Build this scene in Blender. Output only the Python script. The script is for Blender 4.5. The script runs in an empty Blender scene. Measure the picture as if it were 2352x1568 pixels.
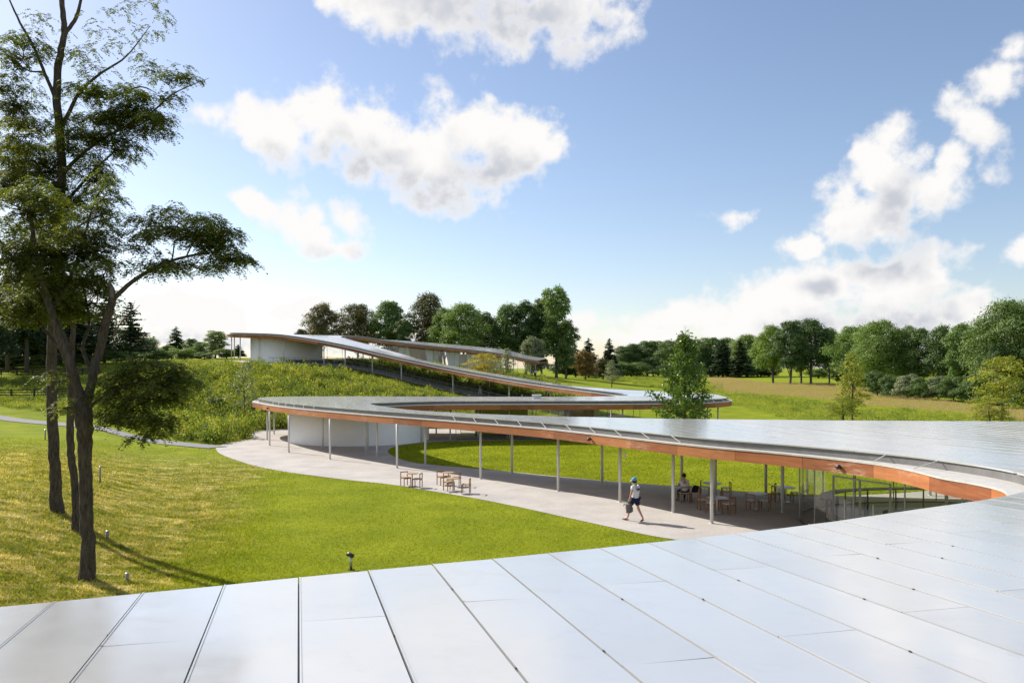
import bpy, bmesh, math, random
import numpy as np
from mathutils import Vector, Matrix
from mathutils.geometry import tessellate_polygon
R = math.radians
random.seed(7); rng = np.random.default_rng(11)
sc = bpy.context.scene
C = sc.collection

# ------------------------------------------------------------------ camera
H, F, CX, HOR = 6.4, 1829.0, 1176.0, 845.0      # eye height, focal length and horizon row on a 2352 x 1568 picture
cam_d = bpy.data.cameras.new('camera'); cam = bpy.data.objects.new('camera', cam_d); C.objects.link(cam)
cam_d.sensor_width = 36; cam_d.lens = 28; cam_d.shift_y = 61/2352
cam_d.clip_start = .1; cam_d.clip_end = 9000
cam.location = (0, 0, H); cam.rotation_euler = (R(90), 0, 0)
sc.camera = cam

# ------------------------------------------------------------------ light
SUN_EL = R(34.5); SUN_DIR = Vector((-.803*math.cos(SUN_EL), .595*math.cos(SUN_EL), math.sin(SUN_EL))).normalized()
sun_d = bpy.data.lights.new('sun', 'SUN'); sun_d.energy = 4.8; sun_d.angle = R(.53); sun_d.color = (1, .93, .83)
sun = bpy.data.objects.new('sun', sun_d); C.objects.link(sun); sun.location = (-60, 60, 80)
sun.rotation_euler = (-SUN_DIR).to_track_quat('-Z', 'Y').to_euler()
sc.view_settings.view_transform = 'Standard'; sc.view_settings.look = 'None'
sc.view_settings.exposure = 0.63; sc.view_settings.gamma = 1
sc.cycles.use_denoising = True
sc.cycles.max_bounces = 8; sc.cycles.transparent_max_bounces = 16
sc.cycles.diffuse_bounces = 4; sc.cycles.glossy_bounces = 4; sc.cycles.transmission_bounces = 6
sc.cycles.sample_clamp_indirect = 6; sc.cycles.caustics_reflective = False; sc.cycles.caustics_refractive = False

# ------------------------------------------------------------------ sky with cumulus clouds (world shader, by direction)
W = bpy.data.worlds.new('World'); sc.world = W; W.use_nodes = True
nt = W.node_tree; nt.nodes.clear()
def nd(t, typ, **kw):
    n = t.nodes.new(typ)
    for k, v in kw.items(): setattr(n, k, v)
    return n
def mth(t, op, a, b=None, c=None, clamp=False):
    n = t.nodes.new('ShaderNodeMath'); n.operation = op; n.use_clamp = clamp
    for i, v in enumerate((a, b, c)):
        if v is None: continue
        if isinstance(v, (int, float)): n.inputs[i].default_value = v
        else: t.links.new(v, n.inputs[i])
    return n.outputs[0]
def smooth(t, v, lo, hi, a=0.0, b=1.0):
    n = t.nodes.new('ShaderNodeMapRange'); n.interpolation_type = 'SMOOTHSTEP'
    t.links.new(v, n.inputs[0]); n.inputs[1].default_value = lo; n.inputs[2].default_value = hi
    n.inputs[3].default_value = a; n.inputs[4].default_value = b
    return n.outputs[0]
# clouds as (azimuth, elevation, half width, half height, tilt) in radians
CLOUDS = []
def cl(x, y, rx, ry, rot=0.0, thin=0.0):
    az = math.atan((x-CX)/F); el = math.atan((HOR-y)/F*math.cos(az))
    CLOUDS.append((az, el, rx/F*math.cos(az)**2, ry/F*math.cos(az), rot, thin))
for c in [(980,0,240,95),(1260,25,220,105),(1110,-80,400,140),(850,-10,110,50),
          (630,305,150,85,-.15),(780,290,180,105),(950,355,255,105,-.2),(1075,310,170,105),(1180,345,140,100),(490,250,75,34,0,.2),(1120,390,130,45),
          (600,470,95,36,-.4,.1),(700,525,130,60,-.5),(770,575,85,38,0,.1),(800,500,70,50,-.6,.1),
          (470,730,270,70,0,.1),(690,715,120,45,.2),(360,690,110,50,0,.1),(560,775,300,55,0,.12),(950,800,420,34,0,.2),(1340,740,120,40,0,.28),
          (1975,500,125,95),(2050,430,130,100,.5),(2020,365,60,85),(2140,440,90,70),(1830,560,80,38,0,.1),(2190,365,80,45,.7,.2),(2232,285,60,110,.55,.12),(2275,190,95,58,.6,.12),(2330,110,70,42,.4,.14),(2350,585,60,55),
          (1600,735,240,60,.1),(1850,680,260,100,.1),(2060,650,190,90),(1780,765,480,80),(1480,775,170,36),(2200,695,100,55),
          (1665,508,70,34,0,.34),(1700,500,60,24,.2,.38)]:
    cl(*c)
grp = bpy.data.node_groups.new('cloud_density', 'ShaderNodeTree')
grp.interface.new_socket('dir', in_out='INPUT', socket_type='NodeSocketVector')
grp.interface.new_socket('grain', in_out='INPUT', socket_type='NodeSocketFloat')
grp.interface.new_socket('density', in_out='OUTPUT', socket_type='NodeSocketFloat')
gi = grp.nodes.new('NodeGroupInput'); go = grp.nodes.new('NodeGroupOutput')
sep = nd(grp, 'ShaderNodeSeparateXYZ'); grp.links.new(gi.outputs[0], sep.inputs[0])
az = mth(grp, 'ARCTAN2', sep.outputs[0], sep.outputs[1]); el = mth(grp, 'ARCSINE', mth(grp, 'MAXIMUM', mth(grp, 'MINIMUM', sep.outputs[2], 1.0), -1.0))
cmb = nd(grp, 'ShaderNodeCombineXYZ'); grp.links.new(az, cmb.inputs[0]); grp.links.new(el, cmb.inputs[1])
wn = nd(grp, 'ShaderNodeTexNoise'); wn.inputs['Scale'].default_value = 12; wn.inputs['Detail'].default_value = 3; wn.inputs['Roughness'].default_value = .55
grp.links.new(gi.outputs[0], wn.inputs['Vector'])
wsub = nd(grp, 'ShaderNodeVectorMath', operation='SUBTRACT'); grp.links.new(wn.outputs['Color'], wsub.inputs[0]); wsub.inputs[1].default_value = (.5, .5, .5)
wad = nd(grp, 'ShaderNodeVectorMath', operation='MULTIPLY_ADD'); grp.links.new(wsub.outputs[0], wad.inputs[0]); wad.inputs[1].default_value = (.045, .045, 0); grp.links.new(cmb.outputs[0], wad.inputs[2])
fld = None
for (a, e, rx, ry, rot, thin) in CLOUDS:
    mp = nd(grp, 'ShaderNodeMapping', vector_type='TEXTURE'); mp.inputs['Location'].default_value = (a, e, thin)
    mp.inputs['Rotation'].default_value = (0, 0, rot); mp.inputs['Scale'].default_value = (2*rx, 2*ry, 1)
    grp.links.new(wad.outputs[0], mp.inputs['Vector'])
    gt = nd(grp, 'ShaderNodeTexGradient', gradient_type='SPHERICAL'); grp.links.new(mp.outputs[0], gt.inputs[0]); v = gt.outputs['Fac']
    fld = v if fld is None else mth(grp, 'SMOOTH_MAX', fld, v, .05)
fld = mth(grp, 'MULTIPLY_ADD', fld, 2.0, -1.0)
# the same broken cumulus goes on all round, outside the clouds placed above
big = nd(grp, 'ShaderNodeTexNoise'); big.inputs['Scale'].default_value = 3.2; big.inputs['Detail'].default_value = 2
grp.links.new(gi.outputs[0], big.inputs['Vector'])
bigv = mth(grp, 'MULTIPLY', mth(grp, 'SUBTRACT', big.outputs['Fac'], .52), 5.0)
out_az = smooth(grp, mth(grp, 'ABSOLUTE', az), .62, .78); out_el = smooth(grp, el, .47, .58)
outm = mth(grp, 'MAXIMUM', out_az, out_el)
bigv = mth(grp, 'SUBTRACT', mth(grp, 'MULTIPLY', mth(grp, 'ADD', bigv, 1.0), outm), 1.0)
fld = mth(grp, 'MAXIMUM', fld, bigv)
fn = nd(grp, 'ShaderNodeTexNoise'); fn.inputs['Scale'].default_value = 22; fn.inputs['Detail'].default_value = 8; fn.inputs['Roughness'].default_value = .6
grp.links.new(gi.outputs[0], fn.inputs['Vector'])
den = mth(grp, 'ADD', fld, mth(grp, 'MULTIPLY', mth(grp, 'SUBTRACT', fn.outputs['Fac'], .515), gi.outputs[1]))
bil = mth(grp, 'ABSOLUTE', mth(grp, 'MULTIPLY_ADD', wn.outputs['Fac'], 2.0, -1.0))
den = mth(grp, 'ADD', den, mth(grp, 'MULTIPLY_ADD', bil, .9, -.13))
grp.links.new(den, go.inputs[0])

tc = nd(nt, 'ShaderNodeTexCoord')
sky = nd(nt, 'ShaderNodeTexSky', sky_type='NISHITA'); sky.sun_disc = False
sky.sun_elevation = SUN_EL; sky.sun_rotation = math.atan2(SUN_DIR.x, SUN_DIR.y)
sky.air_density = 1.0; sky.dust_density = .6; sky.ozone_density = 3.0; sky.altitude = 100
g1 = nd(nt, 'ShaderNodeGroup'); g1.node_tree = grp; g1.inputs[1].default_value = 2.1; nt.links.new(tc.outputs['Generated'], g1.inputs[0])
off = nd(nt, 'ShaderNodeVectorMath', operation='ADD'); nt.links.new(tc.outputs['Generated'], off.inputs[0]); off.inputs[1].default_value = (-.022, .0, .048)
g2 = nd(nt, 'ShaderNodeGroup'); g2.node_tree = grp; g2.inputs[1].default_value = .9; nt.links.new(off.outputs[0], g2.inputs[0])
alpha = smooth(nt, g1.outputs[0], -.10, .52)
shade = mth(nt, 'MULTIPLY', smooth(nt, g2.outputs[0], .0, .85), smooth(nt, g1.outputs[0], .05, .8))
ccol = nd(nt, 'ShaderNodeMix', data_type='RGBA'); nt.links.new(shade, ccol.inputs['Factor'])
ccol.inputs[6].default_value = (5.45, 5.35, 5.25, 1); ccol.inputs[7].default_value = (3.2, 3.35, 3.7, 1)
sx = nd(nt, 'ShaderNodeMix', data_type='RGBA'); nt.links.new(alpha, sx.inputs['Factor'])
tint = nd(nt, 'ShaderNodeMix', data_type='RGBA', blend_type='MULTIPLY'); tint.inputs['Factor'].default_value = 1; tint.inputs[7].default_value = (1.0, .87, .84, 1)
gam = nd(nt, 'ShaderNodeGamma'); gam.inputs['Gamma'].default_value = .94; nt.links.new(sky.outputs[0], gam.inputs['Color']); tint.inputs[7].default_value = (1.04, .95, .925, 1)
nt.links.new(gam.outputs[0], tint.inputs[6]); nt.links.new(tint.outputs[2], sx.inputs[6]); nt.links.new(ccol.outputs[2], sx.inputs[7])
bg = nd(nt, 'ShaderNodeBackground'); bg.inputs['Strength'].default_value = .118
nt.links.new(sx.outputs[2], bg.inputs['Color'])
W.cycles.sampling_method = 'MANUAL'; W.cycles.sample_map_resolution = 256
wo = nd(nt, 'ShaderNodeOutputWorld'); nt.links.new(bg.outputs[0], wo.inputs['Surface'])

# ------------------------------------------------------------------ materials
def M_new(name):
    m = bpy.data.materials.new(name); m.use_nodes = True; t = m.node_tree
    return m, t, t.nodes['Principled BSDF'], t.nodes['Material Output']
def ramp(t, fac, stops):
    r = t.nodes.new('ShaderNodeValToRGB'); e = r.color_ramp.elements
    while len(e) < len(stops): e.new(.5)
    for i, (p, c) in enumerate(stops): e[i].position = p; e[i].color = (*c, 1)
    t.links.new(fac, r.inputs[0]); return r.outputs[0]
def noise(t, scale, detail=4, rough=.5, vec=None, dist=0.0):
    n = t.nodes.new('ShaderNodeTexNoise'); n.inputs['Scale'].default_value = scale; n.inputs['Detail'].default_value = detail
    n.inputs['Roughness'].default_value = rough; n.inputs['Distortion'].default_value = dist
    if vec is not None: t.links.new(vec, n.inputs['Vector'])
    return n.outputs['Fac']
def pos(t): return t.nodes.new('ShaderNodeNewGeometry').outputs['Position']
def mapped(t, vec, scale):
    n = t.nodes.new('ShaderNodeMapping'); n.inputs['Scale'].default_value = scale; t.links.new(vec, n.inputs['Vector']); return n.outputs[0]
def bump(t, b, h, strength, dist=.02):
    n = t.nodes.new('ShaderNodeBump'); n.inputs['Strength'].default_value = strength; n.inputs['Distance'].default_value = dist
    t.links.new(h, n.inputs['Height']); t.links.new(n.outputs[0], b.inputs['Normal'])
def mixc(t, fac, a, b):
    n = t.nodes.new('ShaderNodeMix'); n.data_type = 'RGBA'
    t.links.new(fac, n.inputs['Factor'])
    for k, v in ((6, a), (7, b)):
        if isinstance(v, tuple): n.inputs[k].default_value = (*v, 1)
        else: t.links.new(v, n.inputs[k])
    return n.outputs[2]
def plain(name, col, rough=.6, metal=0.0, var=.12, scale=6.0, bstr=0.0, spec=.4):
    m, t, b, o = M_new(name)
    f = noise(t, scale, 5, .6, pos(t))
    c1 = tuple(max(0, c*(1-var)) for c in col); c2 = tuple(min(1, c*(1+var)) for c in col)
    t.links.new(ramp(t, f, [(.3, c1), (.7, c2)]), b.inputs['Base Color'])
    b.inputs['Roughness'].default_value = rough; b.inputs['Metallic'].default_value = metal
    b.inputs['Specular IOR Level'].default_value = spec
    if bstr: bump(t, b, noise(t, scale*6, 4, .6, pos(t)), bstr)
    return m
def leafmat(name, stops, trans=.35, rough=.55, place=0.0):
    m, t, b, o = M_new(name)
    g = t.nodes.new('ShaderNodeNewGeometry'); oi = t.nodes.new('ShaderNodeObjectInfo')
    f = mth(t, 'ADD', mth(t, 'MULTIPLY', g.outputs['Random Per Island'], .62), mth(t, 'MULTIPLY', oi.outputs['Random'], .38))
    if place:
        pf = noise(t, place, 4, .6, g.outputs['Position'])
        f = mth(t, 'ADD', mth(t, 'MULTIPLY', g.outputs['Random Per Island'], .35), mth(t, 'MULTIPLY', smooth(t, pf, .33, .67), .65))
    col = ramp(t, f, stops)
    t.links.new(col, b.inputs['Base Color']); b.inputs['Roughness'].default_value = rough; b.inputs['Specular IOR Level'].default_value = .25
    tr = t.nodes.new('ShaderNodeBsdfTranslucent')
    tcol = t.nodes.new('ShaderNodeMix'); tcol.data_type = 'RGBA'; tcol.blend_type = 'MULTIPLY'; tcol.inputs['Factor'].default_value = 1
    t.links.new(col, tcol.inputs[6]); tcol.inputs[7].default_value = (1.6, 1.5, .55, 1)
    t.links.new(tcol.outputs[2], tr.inputs['Color'])
    mx = t.nodes.new('ShaderNodeMixShader'); mx.inputs[0].default_value = trans
    t.links.new(b.outputs[0], mx.inputs[1]); t.links.new(tr.outputs[0], mx.inputs[2]); t.links.new(mx.outputs[0], o.inputs['Surface'])
    return m
MAT = {}
MAT['leaf_locust'] = leafmat('leaf_locust', [(0, (.048,.074,.020)), (.5, (.095,.130,.030)), (.85, (.18,.20,.045)), (1, (.30,.29,.07))], .5)
MAT['leaf_dark'] = leafmat('leaf_dark', [(0, (0.043,0.081,0.027)), (.5, (0.088,0.151,0.043)), (1, (0.165,0.232,0.057))], .25)
MAT['leaf_mid'] = leafmat('leaf_mid', [(0, (0.062,0.116,0.031)), (.5, (0.126,0.214,0.050)), (1, (0.232,0.310,0.077))], .3)
MAT['leaf_light'] = leafmat('leaf_light', [(0, (0.106,0.165,0.039)), (.5, (0.194,0.290,0.062)), (1, (0.330,0.388,0.098))], .35)
MAT['leaf_brown'] = leafmat('leaf_brown', [(0, (.060,.068,.026)), (.5, (.115,.118,.040)), (1, (.19,.165,.06))], .25)
MAT['leaf_rust'] = leafmat('leaf_rust', [(0, (0.121,0.079,0.030)), (.5, (0.206,0.133,0.048)), (1, (0.242,0.193,0.072))], .3)
MAT['leaf_yellow'] = leafmat('leaf_yellow', [(0, (0.156,0.156,0.024)), (.5, (0.290,0.266,0.036)), (1, (0.435,0.362,0.060))], .42)
MAT['leaf_lime'] = leafmat('leaf_lime', [(0, (0.108,0.145,0.024)), (.5, (0.217,0.253,0.042)), (1, (0.338,0.338,0.060))], .42)
MAT['leaf_glossy'] = leafmat('leaf_glossy', [(0, (0.057,0.106,0.024)), (.55, (0.136,0.222,0.043)), (1, (0.290,0.369,0.068))], .3, .35)
MAT['leaf_grey'] = leafmat('leaf_grey', [(0, (0.116,0.145,0.088)), (.5, (0.194,0.232,0.136)), (1, (0.310,0.330,0.194))], .25)
MAT['needle'] = leafmat('needle', [(0, (0.018,0.039,0.021)), (.5, (0.039,0.069,0.033)), (1, (0.075,0.112,0.045))], .15)
MAT['wild_growth'] = leafmat('wild_growth', [(0, (.055,.088,.022)), (.3, (.10,.15,.032)), (.6, (.20,.25,.045)), (.85, (.32,.33,.075)), (1, (.42,.38,.14))], .45, .6, .55)
MAT['meadow'] = leafmat('meadow', [(0, (.09,.13,.028)), (.4, (.17,.23,.04)), (.75, (.28,.32,.06)), (1, (.38,.36,.12))], .45, .6, .35)
MAT['dry_meadow'] = leafmat('dry_meadow', [(0, (.28,.20,.125)), (.5, (.41,.30,.19)), (1, (.53,.41,.27))], .3)
def bark(name, a, b_, vs=(6, 6, 1.4)):
    m, t, b, o = M_new(name)
    v = mapped(t, pos(t), vs); f = noise(t, 2.2, 8, .7, v, .6)
    t.links.new(ramp(t, f, [(.3, a), (.7, b_)]), b.inputs['Base Color']); b.inputs['Roughness'].default_value = .9
    b.inputs['Specular IOR Level'].default_value = .1; bump(t, b, f, 1.0, .06); return m
MAT['bark'] = bark('bark', (.028,.023,.018), (.15,.125,.095))
MAT['bark_grey'] = bark('bark_grey', (.05,.043,.036), (.17,.15,.125))

def grass_col(t):
    """lawn colour by place: mown turf, and a mottled, thatchy patch under the trees"""
    p = pos(t)
    s = t.nodes.new('ShaderNodeSeparateXYZ'); t.links.new(p, s.inputs[0])
    f = noise(t, .35, 4, .55, p); f2 = noise(t, 5.0, 5, .65, p)
    fm = mth(t, 'ADD', mth(t, 'MULTIPLY', f, .55), mth(t, 'MULTIPLY', f2, .45))
    turf = ramp(t, fm, [(.34, (.125,.165,.012)), (.52, (.180,.215,.016)), (.68, (.245,.270,.024))])
    f3 = noise(t, .95, 8, .72, mapped(t, p, (.7, 1.8, 1)), 1.2)
    rough_ = ramp(t, f3, [(.34, (.060,.080,.014)), (.46, (.150,.165,.026)), (.54, (.27,.235,.10)), (.64, (.52,.45,.28))])
    d = mth(t, 'ADD', mth(t, 'ADD', s.outputs[0], mth(t, 'MULTIPLY', mth(t, 'SUBTRACT', s.outputs[1], 24.0), .22)), mth(t, 'MULTIPLY', noise(t, .28, 5, .6, p), 6.5))
    m = smooth(t, d, -8.6, -4.8, .85, 0.0)
    far = smooth(t, s.outputs[1], 46, 64, 1.0, 0.0)
    return mixc(t, mth(t, 'MULTIPLY', m, far), turf, rough_)
m, t, b, o = M_new('ground'); gcol = grass_col(t); mm = t.nodes.new('ShaderNodeMix'); mm.data_type = 'RGBA'; mm.blend_type = 'MULTIPLY'; mm.inputs['Factor'].default_value = 1; mm.inputs[7].default_value = (1.2, 1.2, 1.0, 1); t.links.new(gcol, mm.inputs[6]); t.links.new(mm.outputs[2], b.inputs['Base Color']); b.inputs['Roughness'].default_value = .95; b.inputs['Specular IOR Level'].default_value = .05
bump(t, b, noise(t, 22, 5, .7, pos(t)), .8, .06); MAT['ground'] = m
m, t, b, o = M_new('grass_blades'); c = grass_col(t)
g = t.nodes.new('ShaderNodeNewGeometry')
v = ramp(t, g.outputs['Random Per Island'], [(0, (1.2,1.18,.55)), (1, (2.5,2.25,1.0))])
mm = t.nodes.new('ShaderNodeMix'); mm.data_type = 'RGBA'; mm.blend_type = 'MULTIPLY'; mm.inputs['Factor'].default_value = 1
t.links.new(c, mm.inputs[6]); t.links.new(v, mm.inputs[7]); t.links.new(mm.outputs[2], b.inputs['Base Color']); b.inputs['Roughness'].default_value = .7; b.inputs['Specular IOR Level'].default_value = .15
tr = t.nodes.new('ShaderNodeBsdfTranslucent'); t.links.new(mm.outputs[2], tr.inputs['Color']); mx = t.nodes.new('ShaderNodeMixShader'); mx.inputs[0].default_value = .42
t.links.new(b.outputs[0], mx.inputs[1]); t.links.new(tr.outputs[0], mx.inputs[2]); t.links.new(mx.outputs[0], o.inputs['Surface']); MAT['grass_blades'] = m

m, t, b, o = M_new('gravel'); p = pos(t)
f = noise(t, 26, 6, .75, p); f2 = noise(t, .5, 4, .6, p)
c1 = ramp(t, f, [(.3, (.34,.32,.30)), (.5, (.48,.455,.43)), (.72, (.60,.57,.54))])
c2 = ramp(t, f2, [(.35, (.86,.86,.86)), (.65, (1.06,1.05,1.03))])
mm = t.nodes.new('ShaderNodeMix'); mm.data_type = 'RGBA'; mm.blend_type = 'MULTIPLY'; mm.inputs['Factor'].default_value = 1
t.links.new(c1, mm.inputs[6]); t.links.new(c2, mm.inputs[7]); t.links.new(mm.outputs[2], b.inputs['Base Color']); b.inputs['Roughness'].default_value = .95; b.inputs['Specular IOR Level'].default_value = .1
bump(t, b, f, .6, .02); MAT['gravel'] = m
MAT['asphalt'] = plain('asphalt', (.20,.20,.21), .9, 0, .15, 12, .4)
MAT['concrete'] = plain('concrete', (.46,.45,.43), .85, 0, .12, 5, .3)
MAT['dark_concrete'] = plain('dark_concrete', (.07,.07,.07), .8, 0, .2, 5, .2)
MAT['white_wall'] = plain('white_wall', (.86,.845,.81), .8, 0, .03, 1.2)
MAT['steel_white'] = plain('steel_white', (.62,.61,.585), .5, 0, .05, 4)
MAT['rim'] = plain('rim', (.50,.485,.455), .6, .0, .12, 3)
MAT['riser'] = plain('riser', (.17,.168,.165), .6, .2, .15, 2.5)
MAT['strut'] = plain('strut', (.5,.49,.47), .5, 0, .05, 4)
MAT['dark_metal'] = plain('dark_metal', (.05,.05,.052), .45, .3, .1, 8)
MAT['steel'] = plain('steel', (.45,.45,.45), .3, .9, .08, 6)
MAT['rail_metal'] = plain('rail_metal', (.30,.30,.295), .45, .4, .08, 6)
MAT['soffit'] = plain('soffit', (.50,.36,.23), .6, 0, .15, 2)
m, t, b, o = M_new('roof_metal'); p = pos(t)
f = noise(t, .9, 6, .6, p); oi = t.nodes.new('ShaderNodeObjectInfo')
fr = mth(t, 'ADD', mth(t, 'MULTIPLY', f, .6), mth(t, 'MULTIPLY', oi.outputs['Random'], .4))
dirt = mth(t, 'MULTIPLY', smooth(t, noise(t, 1.6, 8, .72, p, .8), .52, .78), .22)
t.links.new(mixc(t, dirt, ramp(t, fr, [(.2, (.58,.583,.58)), (.8, (.67,.668,.66))]), (.40,.385,.36)), b.inputs['Base Color'])
b.inputs['Metallic'].default_value = .42; b.inputs['Specular IOR Level'].default_value = .5
t.links.new(ramp(t, noise(t, 2.2, 7, .65, p), [(.3, (.11,.11,.11)), (.7, (.21,.21,.21))]), b.inputs['Roughness'])
bump(t, b, noise(t, .5, 2, .5, p), .12, .05); MAT['roof_metal'] = m
m, t, b, o = M_new('fascia_wood'); p = pos(t)
f = noise(t, 1.0, 8, .66, mapped(t, p, (.55, .55, 7)), 1.0); f2 = noise(t, .35, 4, .6, p)
oi = t.nodes.new('ShaderNodeObjectInfo')
base = ramp(t, mth(t, 'ADD', mth(t, 'MULTIPLY', f, .7), mth(t, 'MULTIPLY', oi.outputs['Random'], .3)), [(.22, (.17,.048,.018)), (.5, (.35,.115,.034)), (.78, (.50,.195,.064))])
worn = mth(t, 'MULTIPLY', smooth(t, f2, .50, .66), smooth(t, noise(t, 3.0, 8, .75, mapped(t, p, (.5, .5, 3)), .5), .46, .62))
t.links.new(mixc(t, mth(t, 'MULTIPLY', worn, .75), base, (.55,.36,.27)), b.inputs['Base Color']); b.inputs['Roughness'].default_value = .55; MAT['fascia_wood'] = m
m, t, b, o = M_new('teak'); p = pos(t)
t.links.new(ramp(t, noise(t, 3, 6, .6, mapped(t, p, (9, 9, 2))), [(.3, (.22,.085,.03)), (.7, (.36,.16,.06))]), b.inputs['Base Color']); b.inputs['Roughness'].default_value = .5; MAT['teak'] = m
MAT['teak_light'] = plain('teak_light', (.42,.25,.12), .5, 0, .15, 7)
MAT['laminate'] = plain('laminate', (.50,.51,.53), .35, 0, .05, 6)
MAT['seat_white'] = plain('seat_white', (.60,.59,.57), .5, 0, .05, 6)
def glass(name, tint, refl=1.0):
    m, t, b, o = M_new(name); t.nodes.remove(b)
    tr = t.nodes.new('ShaderNodeBsdfTransparent'); tr.inputs[0].default_value = (*tint, 1)
    gl = t.nodes.new('ShaderNodeBsdfGlossy'); gl.inputs['Roughness'].default_value = .01; gl.inputs['Color'].default_value = (1, 1, 1, 1)
    lw = t.nodes.new('ShaderNodeLayerWeight'); lw.inputs['Blend'].default_value = .5
    f = mth(t, 'MULTIPLY', mth(t, 'MULTIPLY_ADD', mth(t, 'POWER', lw.outputs['Facing'], 5.0), .8, .045), refl, clamp=True)
    mx = t.nodes.new('ShaderNodeMixShader'); t.links.new(f, mx.inputs[0]); t.links.new(tr.outputs[0], mx.inputs[1]); t.links.new(gl.outputs[0], mx.inputs[2])
    t.links.new(mx.outputs[0], o.inputs['Surface']); return m
MAT['glass'] = glass('glass', (.972,.985,.976), 1.0)
MAT['skin'] = plain('skin', (.50,.28,.19), .55, 0, .06, 8)
MAT['shirt_white'] = plain('shirt_white', (.70,.70,.74), .9, 0, .05, 14, .3)
MAT['shorts_navy'] = plain('shorts_navy', (.012,.016,.06), .9, 0, .2, 14, .3)
MAT['print_navy'] = plain('print_navy', (.03,.035,.13), .9, 0, .1, 14)
MAT['cap_blue'] = plain('cap_blue', (.10,.32,.52), .85, 0, .1, 14)
MAT['hair_dark'] = plain('hair_dark', (.010,.008,.007), .6, 0, .3, 30)
MAT['black_cloth'] = plain('black_cloth', (.012,.012,.014), .9, 0, .3, 20, .3)
MAT['bag_grey'] = plain('bag_grey', (.14,.125,.11), .9, 0, .35, 12, .4)
MAT['pink_cloth'] = plain('pink_cloth', (.52,.30,.28), .9, 0, .1, 14)
MAT['blue_cloth'] = plain('blue_cloth', (.10,.16,.30), .9, 0, .1, 14)
MAT['leather'] = plain('leather', (.05,.025,.012), .7, 0, .2, 14)
MAT['curtain'] = plain('curtain', (.72,.74,.76), .9, 0, .04, 3)
MAT['dark_fence'] = plain('dark_fence', (.045,.036,.028), .9, 0, .3, 6, .4)
MAT['lamp_dark'] = plain('lamp_dark', (.06,.055,.05), .4, .5, .1, 8)
MAT['post_grey'] = plain('post_grey', (.26,.26,.24), .7, 0, .1, 8)
MAT['orange_shell'] = plain('orange_shell', (.50,.17,.05), .5, 0, .08, 6)
MAT['floor_pale'] = plain('floor_pale', (.40,.39,.37), .5, 0, .06, 2)
MAT['bare_wood'] = bark('bare_wood', (.10,.085,.07), (.26,.23,.19))

# ------------------------------------------------------------------ helpers
def tag(o, label=None, cat=None, group=None, kind=None):
    if label: o['label'] = label
    if cat: o['category'] = cat
    if group: o['group'] = group
    if kind: o['kind'] = kind
    return o
def link(name, me, mat=None, parent=None):
    o = bpy.data.objects.new(name, me); C.objects.link(o)
    if mat is not None and me is not None and not me.materials: me.materials.append(MAT[mat] if isinstance(mat, str) else mat)
    if parent is not None:
        o.parent = parent
        if parent.get('_w'): o.matrix_parent_inverse = Matrix.Translation(parent.location).inverted()
    return o
def empty(name, loc=(0, 0, 0), rz=0.0, world_children=False):
    o = bpy.data.objects.new(name, None); C.objects.link(o); o.empty_display_size = .2
    o.location = loc; o.rotation_euler = (0, 0, rz)
    if world_children: o['_w'] = 1
    return o
def mesh_np(name, v, faces, smooth_=False):
    """faces: (n,3) or (n,4) int array"""
    me = bpy.data.meshes.new(name); v = np.asarray(v, np.float32); faces = np.asarray(faces, np.int32); k = faces.shape[1]; n = len(faces)
    me.vertices.add(len(v)); me.vertices.foreach_set('co', v.ravel())
    me.loops.add(n*k); me.loops.foreach_set('vertex_index', faces.ravel())
    me.polygons.add(n); me.polygons.foreach_set('loop_start', np.arange(0, n*k, k, dtype=np.int32))
    me.polygons.foreach_set('use_smooth', np.full(n, smooth_, bool))
    me.update(calc_edges=True); me.validate(); return me
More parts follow.
